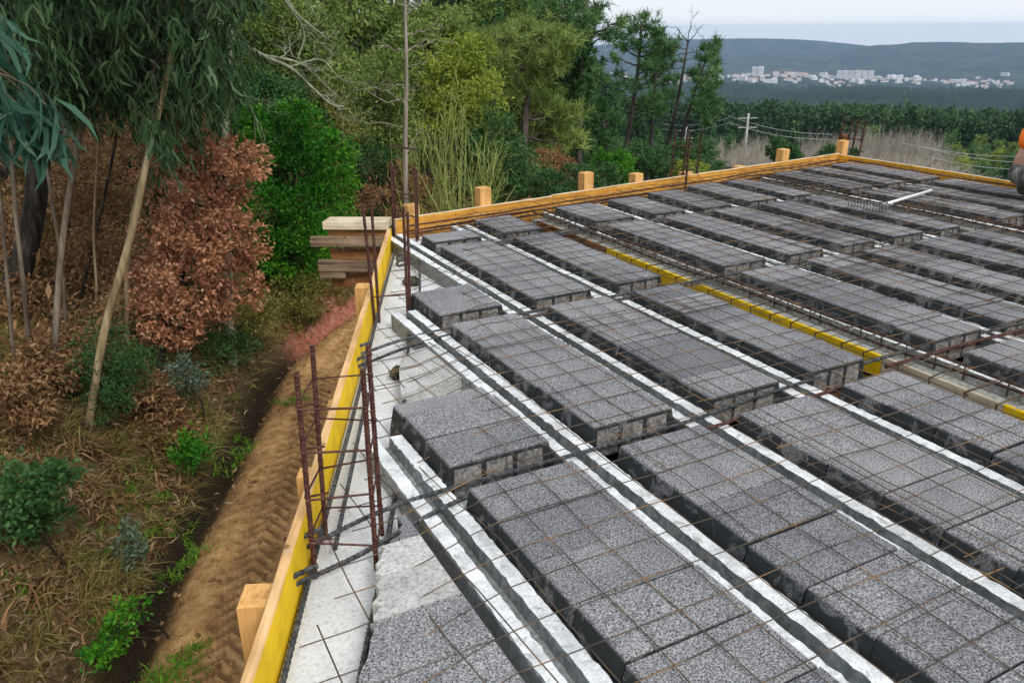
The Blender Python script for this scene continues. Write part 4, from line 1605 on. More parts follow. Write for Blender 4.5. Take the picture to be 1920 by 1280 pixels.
MT['litter'] = mat_leaf("fallen_leaves", [(0.03, 0.018, 0.010), (0.10, 0.06, 0.03), (0.22, 0.14, 0.075), (0.42, 0.33, 0.22)], 1.0, 0.8, 0.1, 0.6)


def unit(v):
    return v / (np.linalg.norm(v, axis=-1, keepdims=True) + 1e-9)


def kites(C, D, Wd, fold, r):
    """C base points, D leaf vectors, Wd half widths -> quads"""
    n = len(C)
    rv = unit(r.normal(size=(n, 3)))
    S = unit(np.cross(D, rv))
    N = unit(np.cross(S, D))
    L = np.linalg.norm(D, axis=1, keepdims=True)
    w = Wd[:, None]
    V = np.empty((n, 4, 3))
    V[:, 0] = C
    V[:, 1] = C + D * 0.45 + S * w + N * L * fold
    V[:, 2] = C + D
    V[:, 3] = C + D * 0.45 - S * w + N * L * fold
    return V.reshape(-1, 3), np.arange(4 * n).reshape(n, 4)


def sickles(C, D, Wd, r, bend=0.35):
    n = len(C)
    rv = unit(r.normal(size=(n, 3)))
    S = unit(np.cross(D, rv))
    N = unit(np.cross(S, D))
    L = np.linalg.norm(D, axis=1, keepdims=True)
    w = Wd[:, None]
    k = r.uniform(0.4, 1.0, (n, 1)) * bend * L
    V = np.empty((n, 6, 3))
    V[:, 0] = C
    p1, p2 = C + D * 0.32 + S * k * 0.45, C + D * 0.68 + S * k * 0.35
    V[:, 1], V[:, 2] = p1 + S * w + N * w * .4, p1 - S * w + N * w * .4
    V[:, 3], V[:, 4] = p2 + S * w * 0.75 + N * w * .3, p2 - S * w * 0.75 + N * w * .3
    V[:, 5] = C + D - S * k * 0.35
    b = (np.arange(n) * 6)[:, None]
    F = np.concatenate([b + np.array([[0, 2, 1]]), b + np.array([[1, 2, 4]]), b + np.array([[1, 4, 3]]), b + np.array([[3, 4, 5]])])
    return V.reshape(-1, 3), F


def blob_pts(blobs, n, r, sub=14, tight=0.30, shell=(0.55, 1.0)):
    """points clustered in sub-clumps spread through ellipsoid blobs (cx,cy,cz,rx,ry,rz)"""
    B_ = np.array(blobs, float)
    wt = (B_[:, 3] * B_[:, 4] * B_[:, 5]) ** (2 / 3.0)
    wt /= wt.sum()
    bi = r.choice(len(B_), n, p=wt)
    cents = unit(r.normal(size=(len(B_), sub, 3))) * r.uniform(shell[0], shell[1], (len(B_), sub, 1))
    sz = r.uniform(0.6, 1.35, (len(B_), sub, 1))
    si = r.integers(0, sub, n)
    loc = cents[bi, si] + r.normal(size=(n, 3)) * tight * sz[bi, si] * 0.8
    return B_[bi, :3] + loc * B_[bi, 3:], unit(loc)


def crown_kites(blobs, n, L, W, r, sub=14, tight=0.30, droop=0.15, out=0.7, shell=(0.55, 1.0), fold=0.06):
    C, O = blob_pts(blobs, n, r, sub, tight, shell)
    D = unit(r.normal(size=(n, 3)) + out * O + np.array([0, 0, -droop])) * (L * r.uniform(0.6, 1.3, (n, 1)))
    return kites(C, D, W * r.uniform(0.7, 1.3, n), fold, r)


def branch(mb, a, b, r0, r1, r, sag=0.0, n=5, mi=0, wob=0.08):
    a, b = np.array(a, float), np.array(b, float)
    L = np.linalg.norm(b - a)
    t = np.linspace(0, 1, n)[:, None]
    P = a + (b - a) * t
    P[1:-1] += r.normal(0, wob * L * 0.4, (n - 2, 3))
    P[:, 2] -= sag * L * np.sin(t[:, 0] * math.pi)
    mb.tube(P, np.linspace(r0, r1, n), 5, mi, False)
    return P


def trunk_path(pts, n=6):
    return smooth_path(pts, n)


def plant(name, label, cat, base, trunk_mb, crown_VF, bark, leaf, group=None, crown_name="crown", trunk_name="trunk"):
    root = empty(name, tuple(base), label, cat, group)
    b = np.array(base)
    if trunk_mb is not None and trunk_mb.v:
        trunk_mb.v = [tuple(np.array(v) - b) for v in trunk_mb.v]
        trunk_mb.build(trunk_name, [bark, MT['bark_dark']], root, True)
    if crown_VF is not None:
        V, F = crown_VF
        obj(crown_name, V - b, F, leaf, root)
    return root


def ground_pt(px, dist, py=600):
    q = at(px, py, dist)
    return np.array([q[0], q[1], float(gz(q[0], q[1]))])


def hit(px, py, t0=2.5, t1=45.0):
    d = ray(px, py)
    h = math.hypot(d[0], d[1])
    for t in np.arange(t0, t1, 0.03):
        if H + d[2] * t / h < gz(d[0] * t / h, d[1] * t / h):
            return t
    return t1


def tree_px(name, label, cat, dist, blobs_px, n, L, W, leaf, bark, trunk_px=None, tr=0.08, seed=0, group=None, sub=14, tight=0.3, droop=0.15, out=0.7, shell=(0.55, 1.0), nb=3, depth=1.0, fold=0.06, base=None):
    """tree whose crown lumps were measured in the photo (px, py, radius px) and stand at the given distance"""
    r = np.random.default_rng(seed)
    blobs = []
    if dist is None:       # rests on the bank: the lowest lump touches the ground
        lo = max(blobs_px, key=lambda q: q[1] + q[2])
        dist = hit(lo[0], lo[1] + 0.6 * lo[2]) - 0.1
    for q in blobs_px:
        dd = dist + (q[3] if len(q) > 3 else r.normal(0, 0.035) * dist * depth)
        c = at(q[0], q[1], dd)
        sl = math.hypot(dd, c[2] - H)
        rad = q[2] / FPX * sl
        blobs.append((c[0], c[1], c[2], rad, rad, rad * 0.9))
    if trunk_px is None:
        mx = np.mean([q[0] for q in blobs_px])
        gb = ground_pt(mx, dist)
        top = np.mean([b[:3] for b in blobs], axis=0)
        path = [gb - np.array([0, 0, .2]), gb * 0.5 + top * 0.5 + np.array([0.1 * r.normal(), 0.1 * r.normal(), 0]), top]
    else:
        path = [at(x, y, dist) for x, y in trunk_px]
        g = path[0].copy()
        g[2] = float(gz(g[0], g[1])) - 0.15
        if path[0][2] > g[2] + 0.3:
            path = [g] + path
        else:
            path[0] = g
    mb = MB()
    P = trunk_path(path, 5)
    mb.tube(P, np.linspace(tr, tr * 0.35, len(P)), 8, 0, False)
    for b in blobs:
        c = np.array(b[:3])
        i = int(np.argmin(np.linalg.norm(P - (c - np.array([0, 0, b[5] * 0.9])), axis=1)))
        branch(mb, P[i], c, tr * 0.4, tr * 0.12, r)
        for k in range(nb):
            e = c + unit(r.normal(size=3)) * b[3] * 0.9
            branch(mb, c, e, tr * 0.14, tr * 0.04, r, n=4)
    return plant(name, label, cat, path[0], mb, crown_kites(blobs, n, L, W, r, sub, tight, droop, out, shell, fold), bark, leaf, group)


# ------------------------------------------------------------------ eucalyptus saplings on the bank, left
EUC = [  # trunk pixels, distance, radius, bark, crown pixel x range, bottom y, leaves, label
    ([(66, 750), (42, 520), (24, 330), (12, 60), (10, -160)], 8.9, 0.026, 'bark_grey', (-60, 70), 150, 900, "thin grey eucalyptus stem nearest the left frame edge"),
    ([(94, 770), (108, 560), (124, 400), (158, 200), (180, -20), (190, -220)], 8.8, 0.036, 'bark_grey', (60, 190), 205, 1900, "grey brown eucalyptus stem left of the leaning tan one"),
    ([(160, 785), (196, 620), (246, 440), (276, 300), (318, 120), (350, -80), (360, -240)], 8.5, 0.042, 'bark_tan', (200, 420), 250, 3200, "leaning tan eucalyptus stem in front of the brown leaves"),
    ([(238, 660), (240, 480), (264, 330), (300, 160), (330, -10), (335, -200)], 10.2, 0.036, 'bark_tan', (280, 445), 345, 3000, "eucalyptus stem just left of the dried brown oak"),
    ([(28, 660), (60, 420), (80, 200), (92, -60), (98, -300)], 11.4, 0.15, 'bark_dark', (-80, 260), 120, 2400, "thick dark eucalyptus trunk behind the thin left stems"),
    ([(128, 720), (118, 520), (90, 330), (60, 120), (50, -100)], 9.6, 0.02, 'bark_grey', (10, 130), 140, 600, "slim eucalyptus stem crossing in front of the thick dark trunk"),
    ([(20, 690), (10, 480), (-4, 300), (-10, 60)], 9.3, 0.02, 'bark_grey', (-80, 40), 130, 600, "slim eucalyptus stem cut off by the left frame edge"),
    ([(176, 700), (181, 560), (176, 420), (190, 200), (205, -40)], 10.6, 0.018, 'bark_tan', (130, 260), 170, 700, "slim tan eucalyptus stem behind the leaning tan one"),
    ([(150, 690), (165, 500), (210, 300), (240, 90), (250, -100)], 11.0, 0.022, 'bark_dark', (170, 330), 190, 1300, "slim dark eucalyptus stem deep behind the leaning tan one"),
]
for k, (tp, dist, tr, bk, xr_, bot, nl, lab) in enumerate(EUC):
    r = np.random.default_rng(900 + k)
    path = [at(x, y, dist) for x, y in tp]
    path[0][2] = float(gz(path[0][0], path[0][1])) - 0.12
    mb = MB()
    P = trunk_path(path, 6)
    mb.tube(P, np.linspace(tr, tr * 0.5, len(P)), 8, 0, False)
    ncl = max(8, nl // 26)
    Cs, Ds = [], []
    for c in range(ncl):
        x = r.uniform(*xr_)
        lo = bot - 40 * (1 - math.sin(math.pi * (x - xr_[0]) / (xr_[1] - xr_[0])))
        y = r.uniform(-260, lo)
        cc = at(x, y, dist + r.normal(0, 0.7))
        i = int(np.argmin(np.abs(P[:, 2] - (cc[2] + 0.4)) + 0.2 * np.linalg.norm(P - cc, axis=1)))
        tip = cc + np.array([0, 0, 0.12])
        bp = branch(mb, P[i], tip, max(0.004, tr * 0.13), 0.002, r, sag=-0.12, n=7, mi=1, wob=0.05)
        for j in range(3):
            e = tip + np.array([r.normal(0, .2), r.normal(0, .2), -r.uniform(0.15, 0.5)])
            q = branch(mb, tip, e, 0.002, 0.001, r, n=4, mi=1)
            m_ = 42 // 3
            t = r.uniform(0.0, 1.0, (m_, 1))
            Cs.append(tip + (e - tip) * t + r.normal(0, 0.03, (m_, 3)))
            d = unit(np.stack([r.normal(0, .42, m_), r.normal(0, .42, m_), -r.uniform(0.5, 1.4, m_)], 1)) * r.uniform(0.11, 0.23, (m_, 1))
            Ds.append(d)
    C, D = np.concatenate(Cs), np.concatenate(Ds)
    VF = sickles(C, D, r.uniform(0.009, 0.016, len(C)), r)
    plant("eucalyptus_tree", lab, "tree", path[0], mb, VF, MT[bk], MT['l_euc'], "eucalyptus stems on the left bank")

# blue-green sapling reaching in from the left
r = np.random.default_rng(77)
b0 = ground_pt(-330, 5.6)
tp = [b0 - np.array([0, 0, .1]), b0 + np.array([0.05, -.15, 1.6]), at(-110, 240, 4.9), at(-70, 90, 4.7)]
mb = MB()
P = trunk_path(tp, 6)
mb.tube(P, np.linspace(0.035, 0.012, len(P)), 8, 0, False)
Cs, Ds = [], []
for (x, y, dd) in [(18, 150, 4.6), (48, 185, 4.6), (86, 205, 4.5), (10, 225, 4.7), (60, 250, 4.6), (30, 200, 4.5), (95, 250, 4.6), (-30, 180, 4.6), (-40, 260, 4.7), (5, 70, 4.8), (-10, 30, 4.8), (-60, 120, 4.7)]:
    e = at(x, y - 8, dd)
    i = int(np.argmin(np.linalg.norm(P - e - np.array([0, 0, -.1]), axis=1)))
    branch(mb, P[i], e, 0.007, 0.003, r, sag=-0.1, n=6)
    m_ = 17
    Cs.append(e + r.normal(0, 0.04, (m_, 3)))
    Ds.append(unit(np.stack([r.normal(0.12, .40, m_), r.normal(0, .4, m_), -r.uniform(0.45, 1.2, m_)], 1)) * r.uniform(0.15, 0.28, (m_, 1)))
C, D = np.concatenate(Cs), np.concatenate(Ds)
plant("eucalyptus_sapling", "blue green eucalyptus sapling whose broad leaves reach in at the left edge", "tree", tp[0], mb, sickles(C, D, r.uniform(0.011, 0.018, len(C)), r, 0.3), MT['bark_grey'], MT['l_blue'])

# dried brown oak
tree_px("oak_tree", "dried brown oak with rust coloured leaves beside the bright green bush", "tree", 9.7,
        [(445, 290, 42), (470, 300, 30), (390, 310, 48), (330, 300, 44), (300, 330, 40), (430, 360, 46), (360, 390, 50), (310, 400, 45), (440, 425, 44), (390, 450, 52), (330, 470, 50), (460, 470, 34), (430, 500, 48), (470, 545, 32),
         (360, 540, 55), (290, 520, 50), (410, 570, 40), (300, 590, 48), (350, 620, 40), (330, 235, 34), (300, 205, 28)],
        17000, 0.060, 0.015, MT['l_brown'], MT['bark_dark'], [(300, 690), (330, 560), (370, 430), (420, 330)], 0.045, seed=41, tight=0.22, droop=0.3, shell=(0.35, 1.15), nb=6, sub=16)
# dry shrubs filling under the eucalyptus
for k, (x, y, rr_, dist, n, lab) in enumerate([(60, 560, 80, 11.5, 2600, "dry brown thicket behind the thick dark trunk"), (190, 470, 75, 11.8, 2600, "dry brown thicket between the tan eucalyptus stems"), (230, 590, 70, 10.8, 2400, "dry brown shrub at the foot of the eucalyptus stem beside the oak"),
                                               (20, 430, 70, 12.5, 2200, "reddish dry thicket at the left frame edge"), (150, 330, 80, 13.5, 2200, "dry brown undergrowth high behind the leaning stem"), (100, 660, 60, None, 2000, "dry fern clump between the left stem feet"),
                                               (30, 740, 50, None, 1500, "rusty bracken at the foot of the leftmost stem"), (250, 720, 50, None, 1300, "dry brown sprigs right of the leaning stem's foot"), (300, 780, 48, None, 1300, "orange brown seedling clump on the bank crest"),
                                               (250, 250, 80, 14.0, 2200, "dark brown undergrowth behind the hanging leaves")]):
    q = [(x + dx * rr_, y + dy * rr_, rr_ * s) for dx, dy, s in ((-.6, .2, .6), (.5, .1, .65), (0, -.4, .6), (.1, .6, .6), (-.3, -.1, .5), (.8, .7, .45))]
    tree_px("dry_shrub", lab, "shrub", dist, q, n * 2, 0.065, 0.013, MT['l_dry'], MT['bark_dark'], None, 0.016, seed=60 + k, group="dry shrubs under the eucalyptus", tight=0.42, droop=0.4, shell=(0.2, 1.0), nb=4)

# bright green round tree
tree_px("evergreen_bush", "bright green rounded bush tree beside the timber corner", "bush", 13.6,
        [(500, 250, 58), (560, 245, 52), (600, 300, 55), (625, 355, 42), (560, 320, 75), (515, 390, 75), (590, 400, 62), (475, 310, 48), (545, 470, 62), (600, 455, 45), (490, 460, 50), (520, 510, 46), (465, 250, 36)],
        34000, 0.06, 0.017, MT['l_bright'], MT['bark_dark'], [(550, 600), (548, 480), (545, 360)], 0.07, seed=51, tight=0.17, droop=-0.3, out=1.0, shell=(0.70, 1.15), sub=34, fold=0.1)
# bank shrubs
SH = [("olive shrub on the bank below the bright green bush", None, [(560, 545, 42), (595, 520, 36), (530, 580, 34), (570, 590, 30)], 2600, .06, .014, 'l_olive'),
      ("dark green gorse at the foot of the leaning tan stem", None, [(190, 655, 52), (230, 690, 46), (170, 710, 50), (220, 740, 44), (260, 720, 30)], 4200, .07, .007, 'l_dark'),
      ("grey green sapling right of the dark gorse", None, [(345, 690, 28), (350, 715, 30), (335, 740, 28)], 1000, .06, .010, 'l_grey'),
      ("dark green shrub between grey sapling and ditch", None, [(400, 650, 36), (440, 640, 32), (425, 670, 30)], 1900, .06, .012, 'l_dark'),
      ("green seedling clump above the ditch", None, [(360, 830, 28), (345, 855, 24), (375, 850, 20)], 800, .06, .012, 'l_bright'),
      ("dark bramble mound at the left frame edge", None, [(40, 925, 52), (90, 905, 40), (30, 975, 48), (80, 960, 40), (-20, 940, 50)], 3800, .05, .014, 'l_dark'),
      ("small grey green sapling on the lower bank", None, [(250, 1015, 22), (245, 1040, 26), (262, 1060, 18), (240, 990, 15)], 420, .07, .010, 'l_grey'),
      ("olive clump on the bank crest behind the grey sapling", None, [(470, 600, 38), (505, 575, 32), (450, 625, 28)], 1800, .06, .012, 'l_olive'),
      ("low green weeds near the bottom of the bank", None, [(210, 1190, 26), (250, 1140, 24), (190, 1225, 24)], 800, .05, .012, 'l_bright')]
for k, (lab, dist, q, n, L, W, lf) in enumerate(SH):
    tree_px("bank_shrub", lab, "shrub", dist, q, n, L, W, MT[lf], MT['bark_dark'], None, 0.012, seed=120 + k, group="shrubs on the bank", tight=0.33, droop=-0.3, shell=(0.2, 1.15), nb=3)

# ------------------------------------------------------------------ bare lichen tree, dead pole, willow
r = np.random.default_rng(31)
mb = MB()


def twig_fan(mb, P, r, depth, rad, L, spread=0.7, up=0.15):
    if depth == 0:
        return
    for k in range(3 if depth > 1 else 4):
        i = r.integers(len(P) // 3, len(P))
        d = unit(P[-1] - P[0]) + r.normal(0, spread, 3) + np.array([0, 0, up])
        e = P[i] + unit(d) * L * r.uniform(0.6, 1.2)
        q = branch(mb, P[i], e, rad, rad * 0.45, r, n=5, wob=0.16)
        twig_fan(mb, q, r, depth - 1, rad * 0.55, L * 0.6, spread, up)


dl = 11.0
tp = [at(415, 560, dl), at(420, 330, dl), at(428, 90, dl), at(440, -80, dl), at(450, -260, dl)]
tp[0][2] = float(gz(tp[0][0], tp[0][1])) - .1
P = trunk_path(tp, 5)
mb.tube(P, np.linspace(0.075, 0.04, len(P)), 8, 0, False)
for path, rr_ in [([(430, 70), (490, 103), (545, 128), (580, 160), (620, 195), (645, 200)], 0.032), ([(490, 103), (560, 118), (600, 150), (632, 182)], 0.02), ([(545, 125), (600, 112), (630, 140), (655, 160)], 0.015),
                  ([(440, -60), (520, -20), (560, 30), (610, 70)], 0.03), ([(520, -20), (570, 60), (560, 110), (590, 130)], 0.018), ([(436, 130), (470, 200), (490, 260)], 0.012)]:
    Q = smooth_path([at(x, y, dl + 0.004 * (x - 430)) for x, y in path], 5)
    mb.tube(Q, np.linspace(rr_, rr_ * 0.35, len(Q)), 6, 0, False)
    twig_fan(mb, Q, r, 3, rr_ * 0.32, 0.55)
plant("bare_tree", "bare lichen covered tree whose grey branches cross above the bright green bush", "tree", tp[0], mb, None, MT['lichen'], None)

mb = MB()
dd = 13.2
tp = [at(757, 420, dd), at(760, 300, dd), at(762, 150, dd), at(760, 40, dd), at(757, -90, dd)]
tp[0][2] = float(gz(tp[0][0], tp[0][1])) - .1
P = trunk_path(tp, 5)
mb.tube(P, np.linspace(0.045, 0.022, len(P)), 8, 0, False)
for y in (-40, 12, 30, 65, 98, 100, 130, 160, 192, 197, 240, 290):
    for sgn in ((1, -1) if y in (98, 12, 192) else (r.choice([-1, 1]),)):
        a = at(760, y, dd)
        L = r.uniform(0.25, 0.75)
        e = a + (np.array([0.886, -0.464, 0]) * sgn * L + np.array([r.normal(0, .15), r.normal(0, .15), r.uniform(0.0, 0.35)]))
        q = branch(mb, a, e, 0.011, 0.004, r, n=6, wob=0.12)
        twig_fan(mb, q, r, 1, 0.004, 0.2)
plant("dead_tree", "thin dead pole tree with short bare whorls, left of the yellow green willow", "tree", tp[0], mb, None, MT['dead'], None)

# willow: many yellow-green rods
mb = MB()
dw = 15.5
base = ground_pt(850, dw, 400)
for k in range(34):
    x0 = 850 + r.normal(0, 26)
    a = at(x0, 430, dw + r.normal(0, .25))
    a[2] = float(gz(a[0], a[1])) - .05
    topx = x0 + r.normal(0, 30) + (x0 - 850) * 0.9
    topy = 200 + abs(topx - 852) * 1.15 + r.normal(0, 28)
    e = at(topx, topy, dw + r.normal(0, .5))
    mid = (a + e) / 2 + np.array([r.normal(0, .13), r.normal(0, .13), 0.0])
    m0 = a + (e - a) * 0.22 + np.array([r.normal(0, .08), r.normal(0, .08), 0])
    Q = smooth_path([a, m0, mid, e], 5)
    mb.tube(Q, np.linspace(0.026, 0.006, len(Q)), 6, 0, False)
    for j in range(10):
        i = r.integers(4, len(Q))
        d = unit(e - a) + r.normal(0, .38, 3) + np.array([0, 0, .25])
        t = Q[i] + unit(d) * r.uniform(0.3, 0.9)
        q = branch(mb, Q[i], t, 0.0085, 0.0035, r, n=5, wob=0.18)
        for jj in range(2):
            i2 = r.integers(1, len(q))
            branch(mb, q[i2], q[i2] + unit(unit(d) + r.normal(0, .5, 3)) * r.uniform(.15, .4), 0.0045, 0.002, r, n=4, wob=.15)
plant("willow_bush", "bare yellow green willow with upright rods behind the far board", "bush", tuple(base), mb, None, MT['willow'], None)


# ------------------------------------------------------------------ pines
def needle_tufts(T, n, L, W, r, up=0.5, axis=None):
    """T tuft centres; n needles each"""
    C = np.repeat(T, n, axis=0) + r.normal(0, L * 0.12, (len(T) * n, 3))
    D = unit(r.normal(size=(len(C), 3)) + np.array([0, 0, up])) * (L * r.uniform(0.6, 1.15, (len(C), 1)))
    S = unit(np.cross(D, unit(r.normal(size=(len(C), 3))))) * W
    V = np.stack([C - S, C + S, C + D], 1)
    return V.reshape(-1, 3), np.arange(len(C) * 3).reshape(-1, 3)


def pine(label, dist, trunk_px, tr, crown_px, nt, L, W, seed, leaf='l_pine', per=26, bare=(), group="pines beyond the far board", name="pine_tree", cl=0.34):
    """crown_px: branch-end clumps (px, py, radius px)"""
    r = np.random.default_rng(seed)
    tp = [at(x, y, dist) for x, y in trunk_px]
    g = float(gz(tp[0][0], tp[0][1]))
    tp = [np.array([tp[0][0], tp[0][1], g - .2])] + (tp[1:] if tp[0][2] < g + 0.3 else tp)
    P = trunk_path(tp, 6)
    mb = MB()
    mb.tube(P, np.linspace(tr, tr * 0.3, len(P)), 8, 0, False)
    T = []
    for q in crown_px:
        c = at(q[0], q[1], dist + r.normal(0, 0.03) * dist)
        rad = q[2] / FPX * dist
        i = int(np.argmin(np.linalg.norm(P - c + np.array([0, 0, 0.25 * np.linalg.norm(P[0] - P[-1]) * 0.1]), axis=1)))
        q2 = branch(mb, P[i], c, tr * 0.28, tr * 0.1, r, sag=0.03, n=6)
        k = max(5, int(1.7 * nt * (q[2] / 25.0) ** 1.4))
        pts = c + r.normal(0, 1, (k, 3)) * np.array([rad, rad, rad * 0.65]) * 0.55
        T.append(pts)
        for e in pts[:8]:
            branch(mb, q2[-2], e, tr * 0.09, tr * 0.03, r, n=4)
    for (y, dx, dy) in bare:
        i = int(np.argmin(np.abs(P[:, 2] - at(trunk_px[-1][0], y, dist)[2])))
        pj = proj(P[i])
        e = at(pj[0] + dx, pj[1] + dy, dist + r.normal(0, .3))
        q2 = branch(mb, P[i], e, tr * 0.2, tr * 0.05, r, n=6, wob=.12)
        twig_fan(mb, q2, r, 2, tr * 0.07, np.linalg.norm(e - P[i]) * 0.45)
    VF = needle_tufts(np.concatenate(T), per, L, W, r) if T else None
    return plant(name, label, "tree", tp[0], mb, VF, MT['bark_pine'], MT[leaf], group)


pine("slender pine with flat topped open crown, left of the bare leaning pole", 40, [(1166, 330), (1180, 240), (1195, 140), (1204, 40)], 0.17,
     [(1205, 42, 22), (1185, 50, 15), (1225, 55, 17), (1165, 70, 18), (1192, 78, 20), (1240, 80, 20), (1220, 100, 20), (1172, 92, 12), (1157, 110, 10), (1250, 95, 15), (1160, 140, 9), (1176, 160, 16), (1195, 165, 14), (1210, 130, 14), (1235, 120, 20)], 12, 0.42, 0.022, 201)
pine("broad green pine behind the slender flat topped pine", 44, [(1213, 330), (1222, 250), (1228, 160), (1236, 75)], 0.12,
     [(1240, 70, 18), (1252, 90, 18), (1228, 110, 22), (1250, 120, 20), (1238, 140, 22), (1222, 150, 20), (1255, 150, 18), (1240, 175, 24), (1225, 190, 18), (1255, 185, 18), (1215, 205, 14), (1190, 195, 14), (1235, 205, 16), (1225, 245, 14), (1185, 235, 16)], 12, 0.42, 0.022, 202)
pine("bare leaning dead pine pole with twiggy top", 38, [(1248, 300), (1262, 230), (1278, 150), (1290, 80)], 0.13, [], 5, .4, .02, 203,
     bare=[(80, -20, -28), (80, 30, -35), (84, 8, -45), (90, -35, -12), (100, -38, -4), (105, 35, -12), (110, -32, 4), (120, 30, -8), (128, -35, 5), (140, 28, 0), (145, -26, -16)])
pine("leaning pine with foliage mostly on its right side", 38, [(1262, 320), (1283, 240), (1305, 165), (1334, 85)], 0.13,
     [(1338, 82, 11), (1325, 92, 12), (1342, 100, 11), (1320, 110, 12), (1338, 118, 11), (1310, 135, 12), (1330, 140, 12), (1345, 135, 8), (1320, 160, 17), (1342, 160, 12), (1330, 180, 18), (1345, 190, 12), (1320, 200, 16), (1338, 210, 16), (1310, 190, 12), (1330, 230, 11), (1300, 135, 9)], 12, 0.42, 0.022, 204)
pine("young dark pine at the left of the slender pines", 34, [(1122, 330), (1130, 260), (1135, 190)], 0.10,
     [(1135, 190, 12), (1128, 205, 14), (1145, 212, 12), (1118, 225, 18), (1140, 232, 16), (1152, 222, 10), (1110, 250, 20), (1135, 255, 20), (1160, 225, 10), (1120, 280, 24), (1145, 275, 16)], 12, 0.36, 0.022, 205, 'l_dark')
pine("large pine with broad crown right of the willow", 25, [(985, 420), (982, 330), (985, 220), (992, 110), (1000, 60)], 0.17,
     [(990, 60, 38), (950, 75, 34), (1030, 70, 34), (920, 70, 26), (1065, 85, 26), (965, 110, 30), (1020, 115, 30), (1050, 120, 22), (930, 115, 26), (1000, 150, 24), (1000, 190, 34), (960, 200, 32), (1035, 205, 34), (1065, 215, 30), (920, 190, 28), (1050, 245, 34), (1015, 250, 30), (1075, 260, 26), (965, 250, 26), (930, 240, 28), (1030, 290, 26)], 13, 0.32, 0.016, 206, 'l_acacia')
pine("tall pine with high crown crossing the top edge, right of the broad pine", 30, [(1080, 420), (1085, 300), (1090, 160), (1098, 20), (1104, -90)], 0.17,
     [(1104, -60, 30), (1080, 5, 22), (1115, 15, 24), (1098, 30, 24), (1122, 40, 16), (1065, 20, 20), (1085, 60, 18), (1112, 65, 16), (1040, 10, 20), (1020, 25, 22), (1160, 45, 12), (1146, 60, 12), (1000, 10, 20), (1128, 70, 12), (1120, 140, 14), (1105, 165, 14), (1128, 150, 12)], 12, 0.36, 0.018, 207)
pine("dark ivy covered trunk column right of the broad pine", 29, [(1086, 420), (1084, 330), (1090, 200), (1092, 90)], 0.16,
     [(1092, 95, 20), (1078, 115, 22), (1102, 120, 20), (1085, 145, 24), (1100, 160, 18), (1080, 175, 22), (1090, 205, 24), (1082, 235, 26), (1096, 250, 20), (1086, 275, 24), (1076, 305, 26), (1100, 300, 22)], 16, 0.24, 0.03, 208, 'l_dark', name="ivy_tree")

